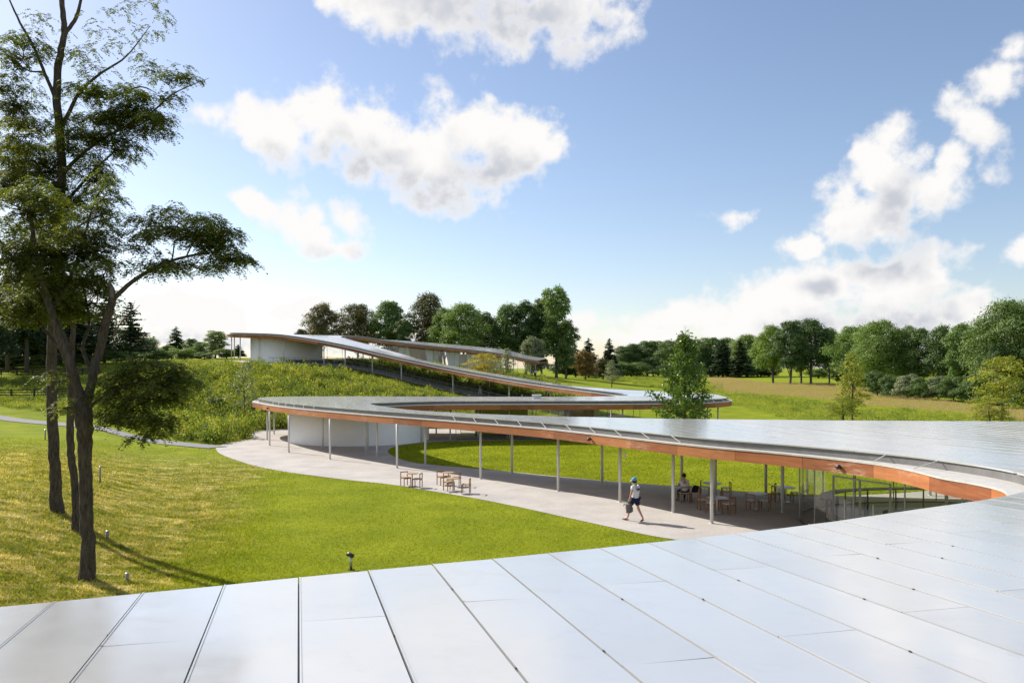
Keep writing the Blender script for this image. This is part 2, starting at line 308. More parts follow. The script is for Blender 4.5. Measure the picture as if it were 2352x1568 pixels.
class MB:
    def __init__(s): s.v = []; s.f = []
    def add(s, v, f):
        k = len(s.v); s.v += [tuple(p) for p in v]; s.f += [tuple(i+k for i in q) for q in f]; return s
    def box(s, c, d, rz=0.0, ax=None):
        hx, hy, hz = d[0]/2, d[1]/2, d[2]/2; m = Matrix.Rotation(rz, 3, 'Z') if ax is None else ax
        v = [Vector(c)+m@Vector((x*hx, y*hy, z*hz)) for x in (-1, 1) for y in (-1, 1) for z in (-1, 1)]
        return s.add(v, [(0,1,3,2),(4,6,7,5),(0,4,5,1),(2,3,7,6),(0,2,6,4),(1,5,7,3)])
    def bar(s, a, b, w, h=None):
        a = Vector(a); b = Vector(b); d = b-a; L = d.length
        if L < 1e-6: return s
        q = d.to_track_quat('X', 'Z').to_matrix(); return s.box((a+b)/2, (L, w, h or w), ax=q)
    def tube(s, pts, radii, n=8, caps=True):
        pts = [Vector(p) for p in pts]; k0 = len(s.v); prev = None
        for i, p in enumerate(pts):
            d = (pts[min(i+1, len(pts)-1)]-pts[max(i-1, 0)]).normalized()
            ref = Vector((0, 1, 0)) if abs(d.y) < .9 else Vector((1, 0, 0))
            if prev is not None:
                ref = prev
            u = (ref - d*ref.dot(d)).normalized(); w = d.cross(u); prev = u
            r = radii[i] if hasattr(radii, '__len__') else radii
            s.v += [tuple(p+(u*math.cos(2*math.pi*j/n)+w*math.sin(2*math.pi*j/n))*r) for j in range(n)]
        for i in range(len(pts)-1):
            for j in range(n):
                a = k0+i*n+j; b = k0+i*n+(j+1) % n; s.f.append((a, b, b+n, a+n))
        if caps:
            s.f.append(tuple(k0+j for j in reversed(range(n)))); e = k0+(len(pts)-1)*n; s.f.append(tuple(e+j for j in range(n)))
        return s
    def lathe(s, c, prof, n=20):
        c = Vector(c); k0 = len(s.v)
        for (r, z) in prof: s.v += [tuple(c+Vector((r*math.cos(2*math.pi*j/n), r*math.sin(2*math.pi*j/n), z))) for j in range(n)]
        for i in range(len(prof)-1):
            for j in range(n):
                a = k0+i*n+j; b = k0+i*n+(j+1) % n; s.f.append((a, b, b+n, a+n))
        s.f.append(tuple(k0+j for j in reversed(range(n)))); e = k0+(len(prof)-1)*n; s.f.append(tuple(e+j for j in range(n)))
        return s
    def me(s, name, smooth_=False):
        me = bpy.data.meshes.new(name); me.from_pydata(s.v, [], s.f); me.update()
        if smooth_: me.shade_smooth() if hasattr(me, 'shade_smooth') else None
        return me
    def build(s, name, mat, parent=None, smooth_=False): return link(name, s.me(name, smooth_), mat, parent)
def crom(P, n):
    """Catmull-Rom through the rows of P, n samples per span"""
    P = np.asarray(P, float); out = []
    for i in range(len(P)-1):
        p0 = P[max(i-1, 0)]; p1 = P[i]; p2 = P[i+1]; p3 = P[min(i+2, len(P)-1)]
        for k in range(n):
            t = k/n; out.append(.5*((2*p1)+(-p0+p2)*t+(2*p0-5*p1+4*p2-p3)*t*t+(-p0+3*p1-3*p2+p3)*t**3))
    out.append(P[-1]); return np.array(out)
def sstep(a, b, x): t = np.clip((x-a)/(b-a), 0, 1); return t*t*(3-2*t)

# ------------------------------------------------------------------ terrain
TP = np.array([(-30,20,.6),(10,20,0),(30,20,0),(0,45,0),(30,45,0),(0,66,0),(30,66,0),(-18,83,.1),(0,86,.1),(14,86,0),(25,87,0),(50,80,0),(60,45,0),
 (0,0,.1),(0,-20,.3),(-60,20,1.6),(-9,24,0),(-14.4,26.3,1.0),(-19,33,1.5),(-12.2,22.6,.4),(-25,45,.9),(-45,45,1.8),(-38,62,.8),(-53,82,1.2),(-30,72,.3),
 (-36.5,127,7.0),(-38,136,7.3),(-53,130,7.6),(-28,124,6.4),(-19,118,4.9),(-8.4,110,2.7),(.4,101,1.35),(9.3,90,.35),(-22.9,140,8.0),(-14.9,143,7.0),(-3.8,147,5.6),(4,150,4.5),
 (12,156,3.6),(-40,152,8.3),(-70,150,7.8),(-66,110,4.6),(-45,103,4.0),(-30,98,2.6),(-14,97,1.4),(-30,112,5.0),(40,120,.5),(28,165,2.4),(60,200,1.6),(90,130,.5),
 (120,250,2.2),(50,330,2.8),(0,250,4.5),(-60,250,8),(-150,200,8),(150,120,.4),(200,350,3),(-150,60,4),(-100,85,3.2),(300,200,1),(-300,300,9),(0,500,4),(300,500,3)], float)
_p = TP[:, :2]/50.0; _n = len(TP)
def _phi(r2): return np.where(r2 > 1e-12, .5*r2*np.log(np.maximum(r2, 1e-12)), 0)
_K = _phi(((_p[:, None]-_p[None])**2).sum(-1))+np.eye(_n)*.02; _A = np.zeros((_n+3, _n+3)); _A[:_n, :_n] = _K
_A[:_n, _n] = 1; _A[:_n, _n+1:] = _p; _A[_n, :_n] = 1; _A[_n+1:, :_n] = _p.T
_w = np.linalg.solve(_A, np.concatenate([TP[:, 2], [0, 0, 0]]))
def terr(x, y):
    x = np.asarray(x, float); y = np.asarray(y, float); sh = np.broadcast(x, y).shape
    x = np.broadcast_to(x, sh).ravel(); y = np.broadcast_to(y, sh).ravel()
    xc = np.clip(x, -320, 320)/50; yc = np.clip(y, -60, 520)/50; z = np.empty(len(xc))
    for i in range(0, len(xc), 20000):
        a = xc[i:i+20000]; b_ = yc[i:i+20000]
        k = _phi((a[:, None]-_p[None, :, 0])**2+(b_[:, None]-_p[None, :, 1])**2); z[i:i+20000] = k@_w[:_n]+_w[_n]+a*_w[_n+1]+b_*_w[_n+2]
    lft = -10-np.clip(y-24, 0, 200)*.45
    d = np.maximum.reduce([y-86, (lft-x)*1.4, x-45, 8-y])
    z = np.clip(z, 0, 14)*sstep(0, 9, d)
    z += np.where(d > 9, .12*np.sin(x*.21+1)*np.sin(y*.17)*sstep(9, 30, d), 0)
    return z.reshape(sh)
def tz(x, y): return float(terr(np.array([x]), np.array([y]))[0])
def proj(x, y, z):
    y = np.maximum(y, .1); return CX+np.asarray(x)/y*F, HOR-(np.asarray(z)-H)/y*F
def G(px, py, z=0.0):
    """point of the level z seen in that direction from the eye (used to lay the plan out)"""
    Y = F*(H-z)/(py-HOR); return ((px-CX)*Y/F, Y)
def RG(px, py):
    """where the line of sight through that point meets the ground"""
    Y = np.linspace(14, 400, 4000); x = (px-CX)*Y/F; d = (H-(py-HOR)*Y/F)-terr(x, Y); i = int(np.argmax(d < 0)); return float(x[i]), float(Y[i])
def axis(stops):
    a = []
    for (s, e, d) in stops: a += list(np.arange(s, e, d))
    return np.array(a+[stops[-1][1]])
xs = axis([(-4000,-900,500),(-900,-300,60),(-300,-90,12),(-90,110,1.8),(110,320,10),(320,900,60),(900,4000,500)])
ys = axis([(-900,-60,120),(-60,0,12),(0,170,1.8),(170,330,6),(330,520,20),(520,1000,80),(1000,6000,700)])
XX, YY = np.meshgrid(xs, ys); ZZ = terr(XX, YY); nx, ny = len(xs), len(ys)
idx = np.arange(nx*ny).reshape(ny, nx)
gq = np.stack([idx[:-1, :-1], idx[:-1, 1:], idx[1:, 1:], idx[1:, :-1]], -1).reshape(-1, 4)
gm = mesh_np('ground', np.stack([XX, YY, ZZ], -1).reshape(-1, 3), gq, True)
tag(link('ground', gm, 'ground'), 'sunlit mown lawn and meadow ground rising to a low hill', None, None, 'structure')

def terr_m(x, y):
    """height on the built ground mesh"""
    x = np.asarray(x, float); y = np.asarray(y, float); i = np.clip(np.searchsorted(xs, x)-1, 0, nx-2); j = np.clip(np.searchsorted(ys, y)-1, 0, ny-2)
    u = (x-xs[i])/(xs[i+1]-xs[i]); w = (y-ys[j])/(ys[j+1]-ys[j])
    return ZZ[j, i]*(1-u)*(1-w)+ZZ[j, i+1]*u*(1-w)+ZZ[j+1, i]*(1-u)*w+ZZ[j+1, i+1]*u*w
def sheet(name, poly, z, mat, label):
    vs = [Vector((p[0], p[1], 0)) for p in poly]; tris = tessellate_polygon([vs])
    me = bpy.data.meshes.new(name); v = [(p[0], p[1], z) for p in poly]
    f = [t if (Vector(v[t[1]])-Vector(v[t[0]])).cross(Vector(v[t[2]])-Vector(v[t[0]])).z > 0 else t[::-1] for t in tris]
    me.from_pydata(v, [], f); me.update(); return tag(link(name, me, mat), label, None, None, 'structure')
front = [G(*p) for p in [(495,1029),(503,1040),(530,1052),(580,1068),(640,1081),(720,1092),(800,1102),(900,1113),(1000,1129),(1100,1146),(1200,1166),(1300,1188),(1400,1210),(1500,1231),(1570,1243)]]
front += [(8.2,26.5),(9.6,23.5),(10.3,20.5),(9,17)]
inner_lo = [G(*p) for p in [(890,1036),(900,1046),(940,1060),(1000,1068),(1080,1075),(1200,1086),(1300,1096),(1400,1105),(1550,1117),(1700,1129),(1845,1140)]]+[(20,40.8),(27,44)]
inner_hi = [G(*p) for p in [(890,1036),(903,1027),(940,1020),(1000,1015),(1100,1012),(1300,1010),(1500,1009),(1600,1008)]]+[(22,74)]
gravel_poly = [tuple(p) for p in crom(front, 5)]+[(-20,4),(-16,-12),(10,-8),(32,10),(33,36),(30,44)]+[tuple(p) for p in crom(inner_lo, 5)][::-1]+[tuple(p) for p in crom(inner_hi, 5)][1:]
gravel_poly += [tuple(p) for p in crom([(22,74),(24,79),(21,85),(14,85.5),(0,84),(-18,84.5),(-25,82.5),(-26.2,78),G(580,1006),G(520,1018),G(495,1029)], 5)][1:-1]
sheet('gravel_terrace', gravel_poly, .014, 'gravel', 'pale gravel terrace winding under the roof ribbon')
def strip(name, pts, w, mat, label, dz=.02, n=8):
    c = crom(pts, n); tng = np.gradient(c[:, :2], axis=0); tng /= np.linalg.norm(tng, axis=1)[:, None]; nn = np.stack([-tng[:, 1], tng[:, 0]], 1)
    V = []; K = 5
    for k in range(K):
        q = c[:, :2]+nn*w*(k/(K-1)-.5); V.append(np.stack([q[:, 0], q[:, 1], terr(q[:, 0], q[:, 1])+dz], 1))
    V = np.stack(V, 1); m_ = len(c); ii = np.arange(m_*K).reshape(m_, K)
    q = np.stack([ii[:-1, 1:], ii[:-1, :-1], ii[1:, :-1], ii[1:, 1:]], -1).reshape(-1, 4)
    return tag(link(name, mesh_np(name, V.reshape(-1, 3), q), mat), label, None, None, 'structure')
PATH = [(-90,92),(-60,84.5),(-49,80),(-39,75.5),(-33,70.8),(-27.5,66.6),(-23.6,64.0)]
strip('footpath', PATH, 1.9, 'asphalt', 'grey asphalt footpath crossing the lawn to the terrace', .05)

# ------------------------------------------------------------------ the long building: one roof ribbon, five runs
ST = [# A edge (x,y)   B edge (x,y)   zA   zB
(-20,1.2,-16,-9),(-12,4.2,-8,-6),(-4.84,7.52,-1,-4),(-1.9,8.98,3,-2.5),(.9,10.35,7,-.5),(4.13,12.1,11.5,2),(7.1,14.07,16,5.5),(9.5,15.7,20,9.5),(11.3,17.3,23.5,14),
(12.6,19.0,26,19),(13.25,20.8,27.4,24),(13.4,22.2,28,28.5),(13.2,23.7,28,33),(12.6,25.5,27.4,36.5),(11.6,27.4,25.5,39.6),(10,29.7,20.8,40.6),(8.4,31.7,16.8,41.2),(7.3,33.2,13.9,41.8),(6.1,35.1,11.0,42.5),
(4.4,37.8,8.1,43.6),(2.6,40.6,4.8,45.5),(1.0,42.6,2.2,46.9),(-3.7,47.8,-1.6,49.4),(-6.4,50.6,-4.2,51.5),(-9.1,53.4,-6.9,54.4),(-12.2,56.9,-9.5,59.2),(-16.3,61.9,-10.8,62),
(-19.2,66.0,-11.3,63.7),(-21.4,69.8,-11.4,64.3),(-23.6,74,-11.3,64.9),(-24.3,77.6,-11.0,65.4),(-22.4,80.1,-10.5,65.8),(-18,80.6,-9.6,66.5),(-12,80.2,-7.85,67.9),(-6,79.7,-5.3,68.8),
(2.3,79.3,2.3,69.4),(7,79.8,7.1,69.4),(10.5,81,10.6,69.7),(12.0,83,16.3,71.5),(12.3,84.5,20.0,75),(12.2,86,21,79),(11.5,87.5,20.6,84),(9.3,90,17.5,90),(5,95.5,12.5,97),(.4,101,7,104),
(-8.4,110,-1.5,113.5),(-19,118,-12.5,122.5),(-23.4,121,-17,125.5),(-29.5,124,-22.5,128.5),(-36.7,127,-27,131),(-42.2,130,-28.5,133),(-47.3,134,-28.6,134.5),(-48.5,139,-28,135.8),
(-46,144,-26.5,137),(-38,147,-24.6,138.5),(-28,148.5,-22.3,140),(-14,151.5,-14.9,143),(-2,155,-3.8,147),(3.4,157,2.6,149.3),(6.8,155.5,5.0,150.6)]
zz = []
for i, s in enumerate(ST):
    zz.append([4.43-.0377*s[1], 4.43-.0377*s[3]])
for i, (a, b_) in {9:(3.72,4.25),10:(3.66,4.2),11:(3.63,4.1),12:(3.61,3.98),13:(3.6,3.86),14:(3.58,3.75),15:(3.57,3.66)}.items(): zz[i] = [a, b_]
for i in range(16, 39): zz[i] = [3.55, 3.55]
for i, v in {16: 3.70, 17: 3.69, 18: 3.67, 19: 3.64, 20: 3.60, 21: 3.57}.items(): zz[i][1] = v
zz[15][1] = 3.71
for i, v in zip(range(39, 60), [(3.56,3.56),(3.6,3.6),(3.7,3.68),(3.93,3.75),(4.38,3.85),(4.96,4.2),(6.4,5.45),(8.5,7.35),(9.5,8.5),(10.7,10.0),(11.75,11.15),(12.1,11.55),(12.35,11.8),(12.5,11.9),(12.5,11.9),(12.3,11.7),(11.95,11.3),(11.1,10.5),(10.0,9.4),(8.8,8.2),(8.3,7.85)]): zz[i] = list(v)
SP = np.array([(s[0], s[1], z[0], s[2], s[3], z[1]) for s, z in zip(ST, zz)])
DN = crom(SP, 7)                       # dense stations
st_of = np.arange(len(DN))/7.0
EA, EB = DN[:, :3].copy(), DN[:, 3:].copy()
def normals(E, sgn):
    t_ = np.gradient(E[:, :2], axis=0); t_ /= np.maximum(np.linalg.norm(t_, axis=1), 1e-6)[:, None]
    for _ in range(3): t_ = (np.roll(t_, 1, 0)+2*t_+np.roll(t_, -1, 0)); t_[0] = t_[1]; t_[-1] = t_[-2]; t_ /= np.linalg.norm(t_, axis=1)[:, None]
    return np.stack([-t_[:, 1], t_[:, 0]], 1)*sgn          # outward
NA, NB = normals(EA, 1), normals(EB, -1)
def off_(E, N, d, dz):
    o_ = E.copy(); o_[:, :2] += N*(d if np.isscalar(d) else d[:, None]); o_[:, 2] += dz; return o_
BLD = empty('glass_walled_pavilion', (0, 45, 0), 0, True)
tag(BLD, 'long low glass-walled pavilion under one winding silver ribbon roof with copper-brown edge', 'building')
def loft(name, curves, mat, parent, smooth_=True, flip=False):
    V = np.stack(curves, 1); n_, k_ = V.shape[:2]; ii = np.arange(n_*k_).reshape(n_, k_)
    q = np.stack([ii[:-1, :-1], ii[:-1, 1:], ii[1:, 1:], ii[1:, :-1]], -1).reshape(-1, 4)
    if flip: q = q[:, ::-1]
    return link(name, mesh_np(name, V.reshape(-1, 3), q, smooth_), mat, parent)
OV, LED, RIS, FAS = .42, -.30, -.055, -.75           # ledge width, ledge level, riser top, fascia foot
OVA = OV+.95*np.exp(-((st_of-11.0)/1.9)**2); OVB = np.full(len(st_of), OV)
across = [EA*(1-k)+EB*k for k in np.linspace(0, 1, 7)]
deck = [c+np.array([0, 0, RIS]) for c in [off_(EA, NA, -.06, 0)]+across[1:-1]+[off_(EB, NB, -.06, 0)]]
ROOF = loft('roof', deck, 'rim', BLD)
soff = [off_(EA, NA, OVA-.03, FAS+.02)]+[c+np.array([0, 0, FAS+.02]) for c in across]+[off_(EB, NB, OVB-.03, FAS+.02)]
loft('soffit', soff, 'soffit', BLD, True, True)
for E, N, fl, OW in ((EA, NA, False, OVA), (EB, NB, True, OVB)):
    loft('ledge', [off_(E, N, -.07, LED), off_(E, N, OW*.5, LED+.005), off_(E, N, OW*.52, LED+.035), off_(E, N, OW+.055, LED+.03), off_(E, N, OW+.055, LED-.025)], 'rim', ROOF, False, not fl)
    loft('riser', [off_(E, N, -.06, RIS), off_(E, N, -.06, LED-.01)], 'riser', ROOF, False, not fl)
# panels: the covering is cut into parallel strips
pan = [c.copy() for c in across]
V = np.stack(pan, 1); n_, k_ = V.shape[:2]; ii = np.arange(n_*k_).reshape(n_, k_)
q = np.stack([ii[:-1, :-1], ii[:-1, 1:], ii[1:, 1:], ii[1:, :-1]], -1)
SD = Vector((math.cos(R(15)), math.sin(R(15)), 0)); SQ = Vector((-SD.y, SD.x, 0)); PW = .765
def panel_set(s0, s1, pw, gap, joints):
    bm = bmesh.new(); sel = q[s0:s1].reshape(-1, 4); used = np.unique(sel); lut = {}
    for i in used: lut[i] = bm.verts.new(V.reshape(-1, 3)[i])
    for f in sel:
        try: bm.faces.new([lut[i] for i in f])
        except ValueError: pass
    bm.normal_update()
    ps = [v.co.dot(SD) for v in bm.verts]; k0, k1 = math.floor(min(ps)/pw), math.ceil(max(ps)/pw)
    for k in range(k0, k1+1):
        for e in (-gap/2, gap/2):
            bmesh.ops.bisect_plane(bm, geom=bm.verts[:]+bm.edges[:]+bm.faces[:], plane_co=SD*(k*pw+e), plane_no=SD, dist=1e-5)
    kill = []; strips = {}
    for f in bm.faces:
        p = f.calc_center_median().dot(SD); k = math.floor(p/pw); r = p-k*pw
        if r < gap/2 or r > pw-gap/2: kill.append(f)
        else: strips.setdefault(k, []).append(f)
    if joints:
        for k, fs in list(strips.items()):
            edge_q = max(v.co.dot(SQ) for f in fs for v in f.verts)
            for j, dq in enumerate(joints[k % 2]):
                fs = [f for f in strips[k]]
                for e in (-.004, .004):
                    g = list({v for f in fs for v in f.verts})+list({x for f in fs for x in f.edges})+fs
                    r_ = bmesh.ops.bisect_plane(bm, geom=g, plane_co=SQ*(edge_q-dq+e), plane_no=SQ, dist=1e-5)
                    fs = list(set(x for x in r_['geom'] if isinstance(x, bmesh.types.BMFace)) | set(f for f in fs if f.is_valid))
                nf = []
                for f in fs:
                    s_ = f.calc_center_median().dot(SQ)-(edge_q-dq)
                    (kill if abs(s_) < .004 else nf).append(f)
                strips[k] = nf
    bmesh.ops.delete(bm, geom=list(set(kill)), context='FACES')
    bm.faces.ensure_lookup_table(); seen = set(); comps = []
    for f in bm.faces:
        if f in seen: continue
        st = [f]; seen.add(f); comp = []
        while st:
            a = st.pop(); comp.append(a)
            for e in a.edges:
                for b_ in e.link_faces:
                    if b_ not in seen: seen.add(b_); st.append(b_)
        comps.append(comp)
    out = 0; scraps = []
    for comp in comps:
        area = sum(f.calc_area() for f in comp)
        if area < .05: continue
        vm = {}; vv = []; ff = []
        for f in comp:
            for v in f.verts:
                if v not in vm: vm[v] = len(vv); vv.append(tuple(v.co))
        pc = [x*SD.x+y*SD.y for x, y, z in vv]; p0 = (min(pc)+max(pc))/2; tl = random.gauss(0, .0042)
        vv = [(x, y, z+(p_-p0)*tl) for (x, y, z), p_ in zip(vv, pc)]
        n0 = len(vv); vv += [(x, y, z-.045) for x, y, z in vv[:n0]]; cs = set(comp); kk = math.floor(p0/pw)*pw+gap/2
        for f in comp:
            ff.append(tuple(vm[v] for v in f.verts))
            for l in f.loops:
                e = l.edge
                if not any(g_ in cs for g_ in e.link_faces if g_ is not f):
                    a, b_ = vm[l.vert], vm[l.link_loop_next.vert]; ff.append((a, a+n0, b_+n0, b_))
                    if joints and abs(pc[a]-kk) < 2e-3 and abs(pc[b_]-kk) < 2e-3:
                        k2 = len(vv)
                        for i_ in (a, b_):
                            x, y, z = vv[i_]; vv += [(x, y, z+.007), (x+SD.x*.014, y+SD.y*.014, z+.007), (x+SD.x*.014, y+SD.y*.014, z-.001)]
                        ff += [(a, b_, k2+3, k2), (k2, k2+3, k2+4, k2+1), (k2+1, k2+4, k2+5, k2+2)]
        me = bpy.data.meshes.new('panel'); me.from_pydata(vv, [], ff); me.update()
        link('panel', me, 'roof_metal', ROOF); out += 1
    bm.free(); return out
N1, N2 = 16*7, 39*7
c1 = panel_set(0, N1, PW, .015, {0: (1.95, 6.4, 10.8), 1: (4.2, 8.6, 13.0)})
c2 = panel_set(N1, N2, PW, .012, None)
c3 = panel_set(N2, len(q), PW*3, .012, None)
m_ = MB()
# small clips along the near joints
near_q = V[:N1].reshape(-1, 3)
for k in range(-12, 22):
    for j in range(4):
        qv = 6.0-j*2.5+(k*k % 5)*.42+.21*k; x, y = SD.x*k*PW+SQ.x*qv, SD.y*k*PW+SQ.y*qv
        d2 = (near_q[:, 0]-x)**2+(near_q[:, 1]-y)**2; i = int(d2.argmin())
        if d2[i] < .8: m_.box((x, y, 4.43-.0377*y+.004), (.011, .02, .010), R(15))
m_.build('seam_clip', 'lamp_dark', ROOF)['kind'] = 'stuff'
print('roof panels', c1, c2, c3)
# fascia boards, struts over the gutter
for E, N, sg, OW in ((EA, NA, 1, OVA), (EB, NB, -1, OVB)):
    Fo = off_(E, N, OW, 0); L = np.concatenate([[0], np.cumsum(np.linalg.norm(np.diff(Fo[:, :2], axis=0), axis=1))])
    nseg = int(L[-1]/2.9)
    for k in range(nseg):
        a, b_ = L[-1]*k/nseg+.006, L[-1]*(k+1)/nseg-.006
        u = np.linspace(a, b_, 6); P = np.stack([np.interp(u, L, Fo[:, c_]) for c_ in range(3)], 1); Nn = np.stack([np.interp(u, L, N[:, c_]) for c_ in range(2)], 1)
        if sg < 0 and st_of[min(np.searchsorted(L, a), len(st_of)-1)] < 6: continue
        v = []; f = []
        for i in range(6):
            x, y, z = P[i]; ox, oy = x+Nn[i, 0]*.03, y+Nn[i, 1]*.03
            v += [(ox, oy, z+LED-.002), (ox, oy, z+FAS), (x, y, z+FAS), (x, y, z+LED-.002)]
        for i in range(5):
            for j in range(4):
                a_, b2 = i*4+j, i*4+(j+1) % 4; f.append((a_, b2, b2+4, a_+4) if sg < 0 else (a_, a_+4, b2+4, b2))
        f += [(0, 1, 2, 3), (20, 23, 22, 21)]
        me = bpy.data.meshes.new('fascia_board'); me.from_pydata(v, [], f); me.update(); link('fascia_board', me, 'fascia_wood', ROOF)
    # struts
    ks = np.arange(6, len(L)-2); targets = np.arange(2, L[-1], 1.9)
    for d_ in targets:
        s_ = st_of[min(np.searchsorted(L, d_), len(st_of)-1)]
        if not ((12.2 <= s_ <= 13.6 or 17 <= s_ <= 22 or 25.5 <= s_ <= 31) if sg > 0 else (38 <= s_ <= 41)): continue
        p = np.array([np.interp(d_, L, E[:, c_]) for c_ in range(3)]); n2 = np.array([np.interp(d_, L, N[:, c_]) for c_ in range(2)])
        dr = np.array([-SQ.x, -SQ.y]);  dr = dr if dr.dot(n2) > 0 else -dr
        if dr.dot(n2) < .25: dr = n2
        w_ = float(np.interp(d_, L, OW))*.98/max(dr.dot(n2), .5)
        MB().bar((p[0]-dr[0]*.05, p[1]-dr[1]*.05, p[2]-.02), (p[0]+dr[0]*w_, p[1]+dr[1]*w_, p[2]+LED+.06), .026, .018).build('gutter_strut', 'strut', ROOF)
# columns
def roof_z(x, y):
    d = (across[1][:, 0]-x)**2+(across[1][:, 1]-y)**2; best = (1e9, 0)
    for c_ in [off_(EA, NA, OV, 0), off_(EB, NB, OV, 0)]+across:
        d = (c_[:, 0]-x)**2+(c_[:, 1]-y)**2; i = d.argmin()
        if d[i] < best[0]: best = (d[i], c_[i, 2])
    return best[1]
def column(x, y, r=.07):
    z0 = tz(x, y)-.1; z1 = roof_z(x, y)+FAS+.03
    m_ = MB(); m_.tube([(x, y, z0), (x, y, z1)], r, 14); m_.lathe((x, y, z0+.1), [(r*1.5, 0), (r*1.5, .025), (r, .03)], 12)
    me = m_.me('column'); me.polygons.foreach_set('use_smooth', [len(p.vertices) == 4 for p in me.polygons]); return link('column', me, 'steel_white', BLD)
COLS = [(619.5,1023),(663.5,1039),(758,1055),(912,1075),(1104,1100),(1282,1128),(1424,1153),(1546,1177),(1634.6,1202),
        (614,1010),(671.5,1015),(741.5,1028),(840,1041),(845,1033),(866,1053),(977,1070),(1176,1089),(1383,1110),(1566,1128),(1643,1152),(1759,1141),(1797,1177),
        (969,1015),(1002,1006),(1034,1010),(1098,1009),(1170,1008.5),(1300,1007.5),(1430,1007),(1560,1006)]
for px, py in COLS: column(*G(px, py))
for (x, y) in [(17.5,73.2),(19.6,75.8),(19.4,79),(-23,77),(-20,79),(-10,79),(2,78.2),(10,80.5),(16.5,27),(18,33),(17,22.5),(22,25),(22.5,33),(21,40),(15,40.5),
               (4,11),(9,14.2),(-6,5.8),(2,4),(9,6),(14,11),(18,16),(22,19)]: column(x, y)
for s_, e_ in [(42.2,'A'),(43.2,'A'),(43.35,'B'),(44.25,'A'),(44.4,'B'),(45.0,'A'),(45.25,'B'),(45.75,'A'),(46.05,'B'),(46.5,'A'),(47.1,'B'),(47.5,'A'),(48.0,'A'),(49.0,'A'),(49.9,'A'),(50.6,'A'),(51.3,'A'),(51.9,'A'),(47.8,'B'),(48.4,'B'),
               (55.2,'B'),(56.2,'B'),(57.0,'B'),(57.7,'B'),(58.3,'B'),(58.8,'B')]:
    E, N = (EA, NA) if e_ == 'A' else (EB, NB); i = min(int(s_*7), len(E)-1); column(E[i, 0]-N[i, 0]*.35, E[i, 1]-N[i, 1]*.35, .085)
# round white walls
def round_wall(cx, cy, r, z0, topfn, name='round_wall'):
    n_ = 72; v = []; f = []
    for j in range(n_):
        a = 2*math.pi*j/n_; x, y = cx+r*math.cos(a), cy+r*math.sin(a); v += [(x, y, z0), (x, y, topfn(x, y))]
    for j in range(n_): a, b_ = 2*j, 2*((j+1) % n_); f.append((a, b_, b_+1, a+1))
    f.append(tuple(2*j+1 for j in range(n_)))
    me = bpy.data.meshes.new(name); me.from_pydata(v, [], f); me.update(); me.polygons.foreach_set('use_smooth', [len(p.vertices) == 4 for p in me.polygons])
    return link(name, me, 'white_wall', BLD)
round_wall(-13.6, 71.2, 6.15, -.1, lambda x, y: 2.86)
round_wall(-38.2, 135.2, 5.9, 5.5, lambda x, y: max(9.5, roof_z(x, y)+FAS+.06))

# ------------------------------------------------------------------ glass walls
def glass_wall(name_pts, z0, z1fn, step, parent, mull=True, open_at=(), skip_beyond=None):
    c = crom(name_pts, 12); L = np.concatenate([[0], np.cumsum(np.linalg.norm(np.diff(c[:, :2], axis=0), axis=1))]); n_ = max(1, int(round(L[-1]/step)))
    gw = empty('glass_wall', (c[0, 0], c[0, 1], z0 if not callable(z0) else z0(c[0, 0], c[0, 1])), 0, False); gw.parent = parent
    gw.matrix_parent_inverse = Matrix.Translation(parent.location).inverted()
    inv = Matrix.Translation(gw.location).inverted()
    zb = z0 if callable(z0) else (lambda x, y: z0)
    def ln(o):
        o.parent = gw; o.matrix_parent_inverse = inv
    for k in range(n_):
        a, b_ = L[-1]*k/n_+.012, L[-1]*(k+1)/n_-.012
        u = np.linspace(a, b_, 4); P = np.stack([np.interp(u, L, c[:, i]) for i in range(2)], 1); v = []; f = []
        d = np.gradient(P, axis=0); d /= np.linalg.norm(d, axis=1)[:, None]; nn = np.stack([-d[:, 1], d[:, 0]], 1)*.008
        for i in range(4):
            x, y = P[i]; zt = z1fn(x, y); bz = zb(x, y)
            v += [(x+nn[i, 0], y+nn[i, 1], bz), (x+nn[i, 0], y+nn[i, 1], zt), (x-nn[i, 0], y-nn[i, 1], zt), (x-nn[i, 0], y-nn[i, 1], bz)]
        for i in range(3):
            for j in range(4): a_, b2 = i*4+j, i*4+(j+1) % 4; f.append((a_, a_+4, b2+4, b2))
        f += [(0, 1, 2, 3), (12, 15, 14, 13)]
        me = bpy.data.meshes.new('pane'); me.from_pydata(v, [], f); me.update(); ln(link('pane', me, 'glass'))
    for k in range(n_+1):
        u = L[-1]*k/n_; x, y = np.interp(u, L, c[:, 0]), np.interp(u, L, c[:, 1])
        ln(MB().tube([(x, y, zb(x, y)), (x, y, z1fn(x, y))], .028, 8).build('mullion', 'rail_metal'))
    for zf, h_ in ((zb, .06), (lambda x, y: z1fn(x, y)-.05, .05)):
        m_ = MB()
        for i in range(0, len(c)-1, 4):
            j = min(i+4, len(c)-1); m_.bar((*c[i, :2], zf(*c[i, :2])+h_/2), (*c[j, :2], zf(*c[j, :2])+h_/2), .05, h_)
        ln(m_.build('rail', 'dark_metal'))
    return gw
RZ = lambda x, y: roof_z(x, y)+FAS+.03
# near room inside the right-hand bend
glass_wall([(15.9,20.2),(15.5,22.5),(15.3,24.5),(14.6,26.5),(13.4,28.4),(12.4,30.2),(11.9,32),(12.4,34.4),(13.9,36.4),(16.5,37.6),(20,37.9),(24,36.6)], .015, RZ, 2.0, BLD)
